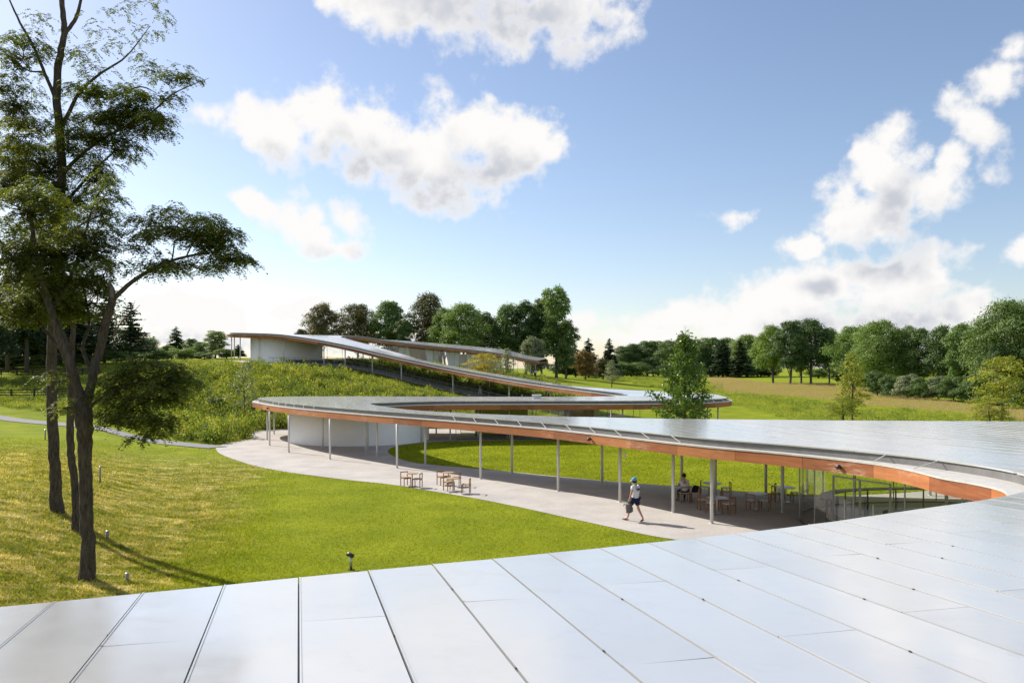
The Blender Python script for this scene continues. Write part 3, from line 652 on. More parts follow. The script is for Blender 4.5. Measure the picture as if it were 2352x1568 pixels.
# rooms under the back run
glass_wall([(-5.0,71.0),(-1,71.4),(4,71.3),(9,71.6),(14,73.0),(17.0,75.2),(17.6,78),(16,80.6),(13,81)], .015, RZ, 2.3, BLD)
glass_wall([(-5.0,77.8),(0,77.6),(5,77.8),(9.5,79.2)], .015, RZ, 2.3, BLD)
# rooms of the far upper run
TB = lambda x, y: tz(x, y)-.1
glass_wall([(-31,133.5),(-27,137.8),(-22.5,141.6),(-15.2,144.4),(-9,146.8),(-3.9,148.6),(1.6,150.6),(3.6,152.4),(2.6,155)], TB, RZ, 3.0, BLD)
# doors of the near room
dr = empty('door', (12.6,29.8,.02)); dr.parent = BLD; dr.matrix_parent_inverse = Matrix.Translation(BLD.location).inverted(); inv = Matrix.Translation(dr.location).inverted()
def dl(o): o.parent = dr; o.matrix_parent_inverse = inv; return o
for (a, b_) in [((12.25,30.35),(12.75,29.2)), ((12.72,29.1),(13.35,28.1))]:
    m_ = MB()
    for (x, y) in (a, b_): m_.bar((x, y, .02), (x, y, 2.3), .055)
    m_.bar((*a, 2.3), (*b_, 2.3), .055); m_.bar((*a, .06), (*b_, .06), .05, .06); dl(m_.build('door_frame', 'rail_metal'))
    mx_ = ((a[0]+b_[0])/2-.08, (a[1]+b_[1])/2-.03); dl(MB().tube([(*mx_, .8), (*mx_, 1.5)], .018, 8).build('handle', 'steel'))
# dark serving wall, wood cores and curtains behind the glass of the rear runs
def slab(name, a, b_, z0, z1, th, mat):
    m_ = MB(); a = Vector((*a, 0)); b_ = Vector((*b_, 0)); mid = (a+b_)/2
    m_.bar((a.x, a.y, (z0+z1)/2), (b_.x, b_.y, (z0+z1)/2), th, z1-z0); return m_.build(name, mat, BLD)
slab('inner_wall', (-3.5,75.5), (1.5,75.6), 0, 2.7, .3, 'dark_concrete'); slab('inner_wall', (5.5,75.8), (7.8,76), 0, 2.7, .3, 'soffit')
slab('inner_wall', (2.4,75.6), (4.6,75.7), 0, 1.1, .6, 'seat_white'); slab('inner_wall', (-24,145.5), (-13,149), 7, 10.2, .3, 'soffit'); slab('inner_wall', (-12,149), (-2,152.5), 5.5, 9, .3, 'curtain')
def curtain(a, b_, z0, z1, w0, w1, name='curtain'):
    """a hanging curtain gathered towards its top"""
    n_ = 26; v = []; f = []; a = np.array(a); b_ = np.array(b_); d = (b_-a)/np.linalg.norm(b_-a); nn = np.array([-d[1], d[0]]); mid = (a+b_)/2
    for i in range(n_):
        t_ = i/(n_-1)-.5
        for z, w in ((z0, w0), (z1, w1)):
            p = mid+d*t_*w+nn*.08*math.sin(i*1.9); v.append((p[0], p[1], z))
    for i in range(n_-1): f.append((2*i, 2*i+2, 2*i+3, 2*i+1))
    me = bpy.data.meshes.new(name); me.from_pydata(v, [], f); me.update(); me.shade_smooth(); return link(name, me, 'curtain', BLD)
for (x0, y0, x1, y1, w0, w1) in [(-21,142.9,-18,144.2,2.6,1.6),(-16,145.2,-13,146.3,1.8,3.0),(-12.3,146.6,-9.5,147.7,1.6,3.0),(-8.6,147.9,-5.5,149.1,2.0,3.2),(-4.9,149.3,-2.5,150.2,1.6,2.6)]:
    xm, ym = (x0+x1)/2, (y0+y1)/2; curtain((x0, y0), (x1, y1), tz(xm, ym), roof_z(xm, ym)+FAS, w0, w1)
slab('inner_floor', (14,31), (24,31), .01, .03, 11, 'floor_pale')

# ------------------------------------------------------------------ fittings on the building
def wall_spot(st, dz=-.52):
    i = int(st*7); p = EA[i]; n2 = NA[i]; c = Vector((p[0]+n2[0]*(OV+.03), p[1]+n2[1]*(OV+.03), p[2]+dz)); d = Vector((n2[0], n2[1], -.15))
    m_ = MB(); m_.tube([c, c+d*.05], .035, 10); m_.tube([c+d*.05, c+d*.19], [.07, .075], 14); m_.build('spot_lamp', 'lamp_dark', BLD, True)
for s_ in (19.2, 14.05, 27.5, 47.2): wall_spot(s_)
for px, py in [(1424,1153),(1643,1152)]:
    x, y = G(px, py); MB().bar((x+.07, y, 2.35), (x+.2, y-.04, 2.35), .03).bar((x+.2, y-.04, 2.42), (x+.28, y-.06, 2.14), .07).build('bracket_lamp', 'steel_white', BLD)
x, y = 2.3, 74.2
MB().box((x, y, 3.68), (.72, .62, .26)).box((x, y, 3.87), (.86, .76, .12)).build('roof_vent', 'seat_white', BLD); MB().tube([(.95,74.2,3.5),(.95,74.2,3.95)], .03, 8).build('vent_pipe', 'rail_metal', BLD)

# ------------------------------------------------------------------ ramp and railings under the rising run
mid = (EA*.62+EB*.38)
ramp_pts = [(mid[int(s_*7), 0], mid[int(s_*7), 1]) for s_ in (42.2, 43, 44, 45, 46, 47, 48)]+[(-33,127.4),(-40,127.6),(-44.5,131.5)]
strip('ramp', ramp_pts, 3.4, 'concrete', 'pale concrete ramp climbing the hill beneath the rising roof', .16)
def railing(pts, label, h_=1.05, post=1.7, bal=True):
    c = crom(pts, 10); L = np.concatenate([[0], np.cumsum(np.linalg.norm(np.diff(c[:, :2], axis=0), axis=1))])
    base = (c[0, 0], c[0, 1], tz(*c[0, :2])); rt = empty('railing', base, 0, True); tag(rt, label, 'railing')
    z = terr(c[:, 0], c[:, 1])+.15
    for fz, w in ((h_, .05), (h_*.12, .035)):
        MB().tube([(c[i, 0], c[i, 1], z[i]+fz) for i in range(0, len(c), 2)], w*.6, 6).build('rail', 'rail_metal', rt)
    for k in range(int(L[-1]/post)+1):
        u = min(k*post, L[-1]); x, y = np.interp(u, L, c[:, 0]), np.interp(u, L, c[:, 1]); zz_ = tz(x, y)
        MB().tube([(x, y, zz_-.05), (x, y, zz_+h_+.15)], .03, 6).build('post', 'rail_metal', rt)
    if bal:
        m_ = MB()
        for k in range(int(L[-1]/.28)):
            u = k*.28; x, y = np.interp(u, L, c[:, 0]), np.interp(u, L, c[:, 1]); zz_ = tz(x, y)+.15; m_.tube([(x, y, zz_+h_*.12), (x, y, zz_+h_)], .009, 4, False)
        tag(m_.build('baluster', 'rail_metal', rt), kind='stuff')
c_ = crom(ramp_pts, 8); tg = np.gradient(c_, axis=0); tg /= np.linalg.norm(tg, axis=1)[:, None]; nn_ = np.stack([-tg[:, 1], tg[:, 0]], 1)
near_r = c_+nn_*1.6; far_r = c_-nn_*1.6
railing([tuple(near_r[i]) for i in range(2, 64, 4)], 'thin metal railing along the near side of the hill ramp')
railing([tuple(far_r[i]) for i in range(2, 56, 4)], 'thin metal railing along the far side of the hill ramp')
rw = empty('retaining_wall', (-24, 125.5, tz(-24, 125.5)), 0, True); tag(rw, 'low dark retaining wall beside the top of the hill ramp', 'wall')
fr_ = c_-nn_*1.9; m_ = MB()
for i in range(48, 60):
    a, b_ = fr_[i], fr_[i+1]; m_.bar((a[0], a[1], tz(*a)+.28), (b_[0], b_[1], tz(*b_)+.28), .25, .75)
m_.build('wall_face', 'dark_concrete', rw)

# ------------------------------------------------------------------ tables and chairs
def make_chair(seat_mat, frame='teak'):
    r = empty('chair'); w, d, hs, hb, p = .44, .44, .45, .76, .038
    for sx in (-1, 1):
        MB().box((sx*(w/2-p/2), d/2-p/2, hs/2), (p, p, hs)).build('leg', frame, r)
        MB().box((sx*(w/2-p/2), -d/2+p/2, hb/2), (p, p, hb)).build('leg', frame, r)
    MB().box((0, -d/2+p/2, hb-.025), (w-2*p-.004, p*.9, .05)).build('back_rail', frame, r)
    MB().box((0, .0, hs-.03), (w-2*p-.004, .03, .04)).box((0, d/2-p/2, hs-.035), (w-2*p-.004, p*.8, .045)).box((0, -d/2+p/2, hs-.035), (w-2*p-.004, p*.8, .045)).build('seat_frame', frame, r)
    MB().box((0, .012, hs+.008), (w-.01, d-2*p+.02, .028)).build('seat', seat_mat, r)
    return r
def make_table(rad, top, post='steel'):
    r = empty('round_table')
    MB().lathe((0, 0, .705), [(rad-.01, 0), (rad, .006), (rad, .024), (rad-.008, .03)], 40).build('tabletop', top, r)
    MB().tube([(0, 0, .03), (0, 0, .705)], .032, 12).build('post', post, r)
    m_ = MB()
    for a in (R(45), R(135)): m_.box((0, 0, .02+.002*(a > 1)), (.56, .06, .022), a)
    m_.build('foot', post, r); return r
def copy_tree(o, parent=None):
    c = o.copy(); C.objects.link(c); c.parent = parent
    for ch in list(o.children): copy_tree(ch, c)
    return c
used = set()
def put(proto, loc, rz, label, cat, group, sc_=1.0):
    o = proto if id(proto) not in used else copy_tree(proto)
    used.add(id(proto)); o.location = loc; o.rotation_euler = (0, 0, rz); o.scale = (sc_,)*3
    return tag(o, label, cat, group)
ch_wood = make_chair('teak_light', 'teak'); ch_white = make_chair('seat_white', 'teak')
tb_small = make_table(.325, 'teak_light'); tb_big = make_table(.45, 'laminate')
def face(dx, dy): return math.atan2(-dx, dy)
GZ = .014
gs, gc = 'small wooden tables on the sunny gravel', 'chairs at the small tables on the sunny gravel'
for px, py, lb in [(947,1118,'small round wooden table farthest left on the sunny gravel'),(1030,1115.6,'small round wooden table behind another on the sunny gravel'),(1040.5,1131,'small round wooden table nearest the lawn edge on the sunny gravel')]:
    put(tb_small, (*G(px, py), GZ), 0, lb, 'table', gs)
for px, py, dx, dy, lb in [(932,1115.6,.57,-.82,'open-back wooden chair left of the leftmost small table'),(958.8,1119,-1,.2,'open-back wooden chair right of the leftmost small table'),
    (1015.4,1113.5,.57,-.82,'open-back wooden chair left of the rear small table'),(1048,1116,-1,.15,'open-back wooden chair right of the rear small table, half hidden'),
    (1031,1126.5,.6,-.8,'open-back wooden chair left of the small table nearest the lawn'),(1070.6,1132.7,-1,.1,'open-back wooden chair right of the small table nearest the lawn')]:
    put(ch_wood, (*G(px, py), GZ), face(dx, dy), lb, 'chair', gc)
gs, gc = 'round cafe tables in the shade', 'chairs at the round cafe tables in the shade'
TBL = {}
for k, px, py, lb in [('a',1568.7,1116.5,'round grey cafe table with a person sitting at it'),('b',1634.9,1108.6,'round grey cafe table at the lawn edge behind a column'),('c',1647,1141.7,'round white cafe table with four chairs nearest the camera'),
    ('d',1738.6,1133,'round blue-grey cafe table with two chairs in the middle of the shade'),('e',1804.8,1118.7,'round grey cafe table beside the glass room')]:
    TBL[k] = G(px, py, .735); put(tb_big, (*TBL[k], GZ), 0, lb, 'table', gs)
for px, py, dx, dy, lb in [(1571.5,1153.5,-.05,1,'wooden chair with the sitting person, back to the camera'),(1597.5,1153,-1,.35,'wooden chair holding a black bag beside the sitting person'),
    (1619,1139,1,-.3,'white-seated wooden chair left of the cafe table at the lawn edge'),(1668,1141.7,-1,.1,'white-seated wooden chair right of the cafe table at the lawn edge'),
    (1614.7,1170.5,1,.1,'white-seated chair at the far left of the four-chair cafe table'),(1632,1177.7,.25,1,'white-seated chair nearest left of the four-chair cafe table'),(1663,1168,-.5,-.9,'white-seated chair on the far side of the four-chair cafe table'),(1674,1180.6,-.6,.8,'white-seated chair nearest right of the four-chair cafe table'),
    (1727.8,1172,.7,.7,'white-seated chair left of the blue-grey cafe table'),(1757,1172,-.85,.5,'white-seated chair right of the blue-grey cafe table'),
    (1786,1152,1,.1,'white-seated chair left of the cafe table beside the glass room'),(1790,1146,.9,-.5,'wooden chair behind the left chair of the table beside the glass room'),(1829,1153,-1,.05,'white-seated chair right of the cafe table beside the glass room')]:
    put(ch_white, (*G(px, py), GZ), face(dx, dy), lb, 'chair', gc)
# inside the near glass room
def dark_chair():
    r = empty('dining_chair')
    for sx in (-1, 1):
        for sy in (-1, 1): MB().bar((sx*.2, sy*.2, 0), (sx*.17, sy*.17, .44), .025).build('leg', 'dark_metal', r)
    MB().box((0, 0, .45), (.44, .42, .03)).build('seat', 'black_cloth', r)
    m_ = MB(); m_.bar((-.17, -.2, .45), (-.18, -.26, .84), .025); m_.bar((.17, -.2, .45), (.18, -.26, .84), .025); m_.build('back_post', 'dark_metal', r)
    MB().box((0, -.245, .70), (.42, .025, .26)).build('backrest', 'black_cloth', r); return r
tb_in = make_table(.75, 'seat_white', 'dark_metal'); ch_in = dark_chair()
IN = [(16.6,26.6,'large round white table inside the glass room near the bend'),(15.4,30.2,'large round white table inside the glass room by its doors'),(18.3,31.0,'large round white table deep inside the glass room')]
for x, y, lb in IN: put(tb_in, (x, y, .035), 0, lb, 'table', 'tables inside the near glass room')
for t_, (x, y, lb) in enumerate(IN):
    for a, sd in ((20, 'right'), (110, 'far'), (200, 'left'), (290, 'near')):
        a = R(a+t_*25); put(ch_in, (x+.95*math.cos(a), y+.95*math.sin(a), .035), a+math.pi/2, 'dark dining chair on the %s side of the %s' % (sd, ('white table near the bend', 'white table by the doors', 'white table deep in the glass room')[t_]), 'chair', 'dark chairs inside the near glass room')
bn = empty('counter', (14.3,34.3,.035)); tag(bn, 'low curved dark counter inside the glass room by the lawn side', 'counter')
cv = crom([(-1.2,-1.2),(-.6,.3),(.6,1.3),(2.4,1.8),(4.4,1.9)], 6)
m_ = MB(); m2 = MB()
for i in range(len(cv)-1): m_.bar((*cv[i], .90), (*cv[i+1], .90), .5, .05)
m_.build('counter_top', 'dark_metal', bn)
for i in range(0, len(cv), 4): MB().bar((*cv[i], 0), (*cv[i], .88), .05).build('leg', 'dark_metal', bn)
# orange round-backed chairs in the rear rooms
def shell_chair():
    r = empty('lounge_chair'); MB().lathe((0, 0, .42), [(.24, 0), (.27, .02), (.25, .04)], 16).build('seat', 'orange_shell', r)
    m_ = MB(); n_ = 18; cc = []
    m_.tube([(0, -.27, .82), (0, -.235, .82)], .27, 18); m_.build('backrest', 'orange_shell', r)
    m_ = MB()
    for a in (45, 135, 225, 315): m_.bar((.16*math.cos(R(a)), .16*math.sin(R(a)), .42), (.24*math.cos(R(a)), .24*math.sin(R(a)), 0), .025)
    m_.bar((0, -.2, .43), (0, -.25, .72), .04); m_.build('leg_frame', 'dark_metal', r); return r
ORD = ['first','second','third','fourth','fifth','sixth','seventh','eighth','ninth','tenth','eleventh','twelfth','thirteenth','fourteenth','fifteenth','sixteenth']
sh = shell_chair()
for i, (x, y, a) in enumerate( [(8.9,73.6,10),(10.0,73.9,-15),(11.6,74.4,5),(13.2,75.0,20),(14.4,75.8,-10)]):
    put(sh, (x, y, .015), math.pi+R(a), ORD[i]+' from the left of the orange round-backed chairs behind the middle glass', 'chair', 'orange chairs behind the middle glass')

# ------------------------------------------------------------------ lamps and posts on the lawn
def bollard(px, py, z, h_, label):
    x, y = G(px, py, z); z = tz(x, y); r = empty('lawn_lamp', (x, y, z)); tag(r, label, 'lamp')
    MB().lathe((0, 0, 0), [(.10, 0), (.10, .02), (.05, .025)], 14).build('base', 'lamp_dark', r)
    MB().tube([(0, 0, .02), (0, 0, h_)], .045, 12).build('post', 'steel', r, True)
    MB().tube([(-.11, .02, h_+.05), (.09, -.02, h_-.02)], [.075, .06], 14).build('lamp_head', 'lamp_dark', r, True)
    return r
bollard(806, 1308, 0, .46, 'short metal lawn lamp with a tilted round head at the roof edge')
def stub(px, py, z, h_, r_, label, mat='post_grey'):
    x, y = RG(px, py); z = tz(x, y); r = empty('marker_post', (x, y, z)); tag(r, label, 'post')
    MB().tube([(0, 0, -.05), (0, 0, h_)], r_, 12).build('shaft', mat, r, True); MB().lathe((0, 0, h_), [(r_*1.1, 0), (r_*1.1, .02), (r_*.6, .035)], 12).build('cap', 'steel', r)
stub(230, 1110, .6, .82, .045, 'slim grey post light standing on the lawn right of the trees')
stub(104, 1010, .9, .8, .05, 'slim grey post light beside the footpath behind the left trunk')
stub(247, 1237, .6, .26, .05, 'short grey stub in the grass right of the near trunk')
stub(292, 1336, .1, .22, .05, 'short grey stub in the grass just above the near roof edge')
MB_rock = MB(); MB_rock.lathe((*G(1572, 1041), 0), [(.9, 0), (.7, .06), (.1, .08)], 18)
tag(MB_rock.build('mulch_bed', 'leather'), 'round brown mulch bed at the foot of the courtyard tree', 'mulch bed')
# rail fences on the left
def fence(pts, label, h_=1.15):
    rt = empty('rail_fence', (*pts[0], tz(*pts[0])), 0, True); tag(rt, label, 'fence')
    c = crom(pts, 10); L = np.concatenate([[0], np.cumsum(np.linalg.norm(np.diff(c, axis=0), axis=1))]); prev = None
    for k in range(int(L[-1]/2.6)+1):
        u = k*2.6; x, y = np.interp(u, L, c[:, 0]), np.interp(u, L, c[:, 1]); z = tz(x, y)
        MB().box((x, y, z+h_/2-.1), (.16, .16, h_+.2)).build('post', 'dark_fence', rt)
        if prev is not None:
            for fz in (.4, .72, 1.02): MB().bar((prev[0], prev[1], prev[2]+fz), (x, y, z+fz), .05, .12).build('fence_rail', 'dark_fence', rt)
        prev = (x, y, z)
fence([(-78,96),(-66,95),(-57,95.5),(-50,97)], 'dark wooden rail fence on the near side of the pines')
fence([(-92,118),(-78,116),(-66,114),(-58,113)], 'dark wooden rail fence behind the pine trunks')

# ------------------------------------------------------------------ vegetation
def unit(n): v = rng.normal(size=(n, 3)); return v/np.linalg.norm(v, axis=1)[:, None]
def kites(cen, size, aspect=.5, nrm=None, bias=.0, up=None):
    """one four-cornered leaf per centre; returns verts, quads"""
    n = len(cen); nn = unit(n)
    if nrm is not None: nn = nn*(1-bias)+nrm*bias; nn /= np.maximum(np.linalg.norm(nn, axis=1), 1e-6)[:, None]
    a = unit(n) if up is None else up+unit(n)*.55
    u = a-nn*(a*nn).sum(1)[:, None]; u /= np.maximum(np.linalg.norm(u, axis=1), 1e-6)[:, None]; w = np.cross(nn, u)
    s = np.asarray(size).reshape(-1, 1)*np.ones((n, 1))
    V = np.stack([cen-u*s*.5, cen+w*s*aspect*.5+u*s*.05, cen+u*s*.5+nn*s*.08, cen-w*s*aspect*.5+u*s*.05], 1)
    return V.reshape(-1, 3), np.arange(n*4).reshape(n, 4)
def limb_mesh(name, limbs, n=7):
    m_ = MB()
    for pts, rad in limbs: m_.tube(pts, rad, n)
    return m_.me(name, True)
def crown_pts(blobs, n):
    """points in the outer shell of a cluster of blobs (x,y,z,rx,rz)"""
    w = np.array([b_[3]**2 for b_ in blobs]); w /= w.sum(); k = rng.choice(len(blobs), n, p=w); B = np.array(blobs)[k]
    d = unit(n); d[:, 2] = np.where(d[:, 2] < -.35, -d[:, 2]*.6, d[:, 2]); r = .55+.45*rng.random(n)**.5
    # uneven outline
    r *= 1+.22*np.sin(d[:, 0]*7+k*2.1)*np.sin(d[:, 2]*6+k)+.12*rng.normal(size=n)
    P = np.stack([B[:, 0]+d[:, 0]*r*B[:, 3], B[:, 1]+d[:, 1]*r*B[:, 3], B[:, 2]+d[:, 2]*r*B[:, 4]], 1)
    return P, d
def broadleaf(seed, h=10.0, wid=8.0, trunk=.22, nblob=22, nleaf=5200, leaf=.25, bare=.16, shape='round'):
    """unit tree of height h; returns trunk mesh, crown mesh"""
    rs = np.random.default_rng(seed); blobs = []; limbs = []
    hb = h*bare
    limbs.append(([(0, 0, -.3), (.02, 0, h*.03), (rs.normal()*.1, rs.normal()*.1, h*.25), (rs.normal()*.25, rs.normal()*.25, h*.55), (rs.normal()*.3, rs.normal()*.3, h*.85)], [trunk*1.5, trunk, trunk*.85, trunk*.5, trunk*.12]))
    nblob = int(nblob*2.0)
    for i in range(nblob):
        t_ = (i+.5)/nblob; z = hb+(h-hb)*(.12+.80*t_)
        if shape == 'round': prof = math.sin(math.pi*min(.97, .16+.80*t_))**.65
        elif shape == 'cone': prof = (1-t_)**.75+.12
        elif shape == 'tall': prof = .62+.38*math.sin(math.pi*t_)
        else: prof = 1-.55*abs(t_-.6)
        a = i*2.399+rs.random(); rr = wid/2*prof*(.22+.62*rs.random()); br = wid*(.105+.075*rs.random())*(.7+.5*prof)
        x, y = rr*math.cos(a), rr*math.sin(a); blobs.append((x, y, z, br, br*.72))
        if i % 3 == 0: limbs.append(([(0, 0, max(hb*.7, z-h*.22)), (x*.45, y*.45, z-h*.10), (x*.95, y*.95, z)], [trunk*.34, trunk*.2, trunk*.06]))
    global rng; keep = rng; rng = rs
    P, d = crown_pts(blobs, nleaf); v, f = kites(P, leaf*(.5+.8*rs.random(nleaf)), .62, d+np.array([0, 0, .35]), .6)
    rng = keep
    return limb_mesh('trunk', limbs), mesh_np('crown', v, f)
def conifer(seed, h=10.0, wid=5.6, trunk=.2, whorls=25, bare=.12, leaf=.52, per=60, droop=.25, ragged=.25):
    rs = np.random.default_rng(seed); limbs = [([(0, 0, -.3), (0, 0, h*.5), (rs.normal()*.1, 0, h*.99)], [trunk*1.3, trunk*.7, .02])]; cen = []; nr = []
    for i in range(whorls):
        t_ = i/(whorls-1); z = h*(bare+(1-bare)*t_*.97); R_ = wid/2*((1-t_)**.75+.06); nb = max(4, int(9*(1-t_)+4))
        for k in range(nb):
            a = rs.random()*6.28; L_ = R_*(1-ragged+2*ragged*rs.random()*.75); tip = (L_*math.cos(a), L_*math.sin(a), z-L_*droop+rs.normal()*.1)
            limbs.append(([(0, 0, z), tip], [trunk*.16*(1-t_)+.012, .006]))
            m_ = max(3, int(per*(L_/(wid/2))+3)); u = .18+.82*rs.random(m_)
            c_ = np.stack([u*tip[0], u*tip[1], z+(tip[2]-z)*u], 1)+rs.normal(size=(m_, 3))*np.array([.16, .16, .07])*(.5+L_*.35); cen.append(c_); nr.append(np.tile([0, 0, 1.0], (m_, 1)))
    cen = np.concatenate(cen); nr = np.concatenate(nr)
    v, f = kites(cen, leaf*(.6+.8*rs.random(len(cen))), .42, nr, .62)
    return limb_mesh('trunk', limbs, 5), mesh_np('crown', v, f)
VAR = {}
VAR['round1'] = broadleaf(1, nleaf=19305); VAR['round2'] = broadleaf(2, wid=9, nleaf=20790, nblob=26); VAR['round3'] = broadleaf(3, wid=7, nleaf=17820, nblob=20)
VAR['tall1'] = broadleaf(4, wid=5.5, shape='tall', nleaf=15444, nblob=24, bare=.1); VAR['tall2'] = broadleaf(5, wid=6.2, shape='tall', nleaf=16632, nblob=22, bare=.08)
VAR['wide1'] = broadleaf(6, wid=10.5, shape='wide', nleaf=20790, nblob=26, bare=.22)
VAR['bush1'] = broadleaf(7, wid=13, shape='wide', nleaf=11286, nblob=16, bare=.0, trunk=.3, leaf=.5); VAR['bush2'] = broadleaf(8, wid=11, nleaf=10692, nblob=15, bare=.0, trunk=.3, leaf=.5)
VAR['big1'] = broadleaf(9, wid=9.5, nleaf=38610, nblob=42, leaf=.21, bare=.1); VAR['small1'] = broadleaf(10, wid=7.4, nleaf=3600, nblob=13, leaf=.30, bare=.2, shape='round', trunk=.16)
VAR['sap1'] = broadleaf(13, wid=5.4, nleaf=900, nblob=15, leaf=.26, bare=.16, shape='cone', trunk=.09)
VAR['cone1'] = broadleaf(12, wid=5.4, nleaf=2600, nblob=18, leaf=.30, bare=.14, shape='cone', trunk=.13)
VAR['con1'] = conifer(1); VAR['con2'] = conifer(2, wid=5.0, droop=.1); VAR['pine1'] = conifer(3, wid=6.5, whorls=18, ragged=.45, droop=-.05, bare=.22, leaf=.55, per=52)
VAR['pine2'] = conifer(4, wid=5.5, whorls=19, ragged=.5, droop=.05, bare=.3, leaf=.55, per=46, trunk=.26)
def plant(kind, name, x, y, h, mat, label, cat='tree', group=None, wscale=1.0, rz=None, trunk='bark_grey', base_h=10.0, zoff=0.0):
    tm, cm = VAR[kind]; z = tz(x, y)+zoff; r = empty(name, (x, y, z), rng.random()*6.28 if rz is None else rz); s = h/base_h; r.scale = (s*wscale, s*wscale, s)
    for nm, me, mt in (('trunk', tm, trunk), ('crown', cm, mat)):
        if not me.materials: me.materials.append(MAT[mt])
        o = bpy.data.objects.new(nm, me); C.objects.link(o); o.parent = r
        o.material_slots[0].link = 'OBJECT'; o.material_slots[0].material = MAT[mt]
    return tag(r, label, cat, group)
def bgtree(kind, px, ytop, wpx, Y, mat, label, name='tree', cat='tree', group=None, wfac=None):
    x = (px-CX)*Y/F; z0 = tz(x, Y); h = H+(HOR-ytop)*Y/F-z0; wid = wpx*Y/F
    nat = {'round1':8,'round2':9,'round3':7,'tall1':5.5,'tall2':6.2,'wide1':10.5,'bush1':13,'bush2':11,'big1':9.5,'small1':7,'cone1':5.4,'sap1':5.4,'con1':5.6,'con2':5.0,'pine1':6.5,'pine2':5.5}[kind]*h/10
    return plant(kind, name, x, Y, h*.98, mat, label, cat, group, max(.45, min(2.6, wid/nat*1.02)))
g1_ = 'trees on the crest behind the upper roof'
for a in [('round1',738,692,105,186,'leaf_brown','round dark bronze-green tree, leftmost behind the upper roof'),('round3',692,752,50,180,'leaf_brown','small dark tree at the left foot of the bronze round tree'),
    ('round2',822,692,112,190,'leaf_brown','second bronze-green round tree behind the upper roof'),('round3',893,684,112,188,'leaf_mid','green round-crowned tree right of the two bronze trees'),('tall1',928,730,50,182,'leaf_dark','narrow dark tree closing the first group behind the upper roof'),
    ('round1',985,668,115,190,'leaf_brown','tall tree with a browned top, first of the central group'),('round2',1065,690,125,178,'leaf_mid','broad light green tree in front of the central group'),('round3',1022,700,85,180,'leaf_mid','mid green tree between the browned top and the broad light tree'),
    ('tall2',1112,712,80,186,'leaf_dark','dark shaded tree in the middle of the central group'),('round1',1165,692,105,188,'leaf_mid','green tree left of the tallest crown'),('tall2',1208,684,85,186,'leaf_dark','dark green tree just left of the tallest crown'),
    ('tall1',1278,648,85,184,'leaf_mid','tallest feathery tree at the right of the central group'),('round3',1244,676,80,190,'leaf_dark','dark tree behind the tallest feathery tree'),('tall2',1300,730,60,180,'leaf_dark','lower dark tree at the right foot of the tallest tree')]:
    bgtree(*a, group=g1_)
bgtree('bush2',1229,771,80,163,'leaf_grey','rounded grey-green small tree beside the end of the upper roof','small_tree'); bgtree('bush2',1345,803,66,200,'leaf_rust','rounded rust-brown small tree on the lawn crest','small_tree')
bgtree('bush2',1385,822,60,215,'leaf_brown','dull brown shrub right of the rust tree','shrub','shrub')
for a in [('con1',1352,774,60,255,'needle','dark spruce behind the rust-brown tree'),('con2',1400,774,52,255,'needle','second dark spruce right of the first'),('con1',1322,790,50,250,'needle','short dark spruce at the right end of the central trees'),
    ('con1',1660,778,60,330,'needle','dark conifer in the far treeline behind the courtyard tree'),('con1',1700,775,60,325,'needle','dark conifer in the far treeline left of the field trees')]: bgtree(*a, name='conifer', group='conifers of the far treeline')
g2_ = 'far treeline beyond the lawn'
FAR_L = [ORD[i]+' crown from the left in the hazy far treeline' for i in range(11)]+[ORD[i]+' low tree from the left below the hazy far treeline' for i in range(5)]
for i, (px, yt, w, k, mt) in enumerate([(1432,792,50,'round1','leaf_dark'),(1455,786,55,'round2','leaf_dark'),(1487,778,60,'round3','leaf_mid'),(1512,780,50,'tall2','leaf_mid'),(1540,778,60,'round1','leaf_dark'),(1590,775,70,'round2','leaf_dark'),(1632,770,62,'round3','leaf_mid'),(1672,772,62,'tall2','leaf_mid'),(1715,764,70,'round2','leaf_mid'),(1748,770,60,'round1','leaf_dark'),(1925,770,80,'round2','leaf_dark'),(1470,815,40,'round3','leaf_mid'),(1500,820,60,'bush1','leaf_dark'),(1610,822,70,'bush1','leaf_dark'),(1680,822,80,'bush1','leaf_dark'),(1740,825,70,'bush1','leaf_dark')]):
    bgtree(k, px, yt, w*1.4, 345+5*(i % 4), mt, FAR_L[i], group=g2_)
g3_ = 'clump of trees standing in the field'
for a in [('round1',1775,742,105,232,'leaf_light','lighter green tree at the left of the field clump'),('round3',1815,728,90,222,'leaf_dark','dark tree in the front of the field clump'),('round2',1862,726,115,226,'leaf_dark','broadest dark tree of the field clump'),('round1',1905,750,70,228,'leaf_mid','lower tree at the right of the field clump'),('tall1',1840,745,60,235,'leaf_dark','narrow dark tree in the heart of the field clump')]: bgtree(*a, group=g3_)
g4_ = 'wood edge on the right'
for a in [('round2',1962,742,130,182,'leaf_mid','leftmost light green tree of the right wood edge'),('big1',2020,728,140,170,'leaf_mid','broad rounded tree second in the right wood edge'),('tall2',2075,742,75,172,'leaf_dark','dark narrow tree in the right wood edge'),('round3',2110,745,90,165,'leaf_dark','dark shaded tree in the middle of the right wood edge'),
    ('round1',2160,742,105,160,'leaf_dark','dark rounded tree left of the feathery one'),('tall1',2205,734,75,152,'leaf_mid','feathery mid green tree in the right wood edge'),('round2',2248,742,110,150,'leaf_mid','spreading tree left of the big corner tree'),('big1',2322,678,210,132,'leaf_dark','largest tree at the right edge of the picture'),('round1',2395,700,150,130,'leaf_mid','tree cut by the right edge behind the largest one'),('round3',2290,780,70,128,'leaf_dark','low dark tree at the foot of the largest tree')]: bgtree(*a, group=g4_)
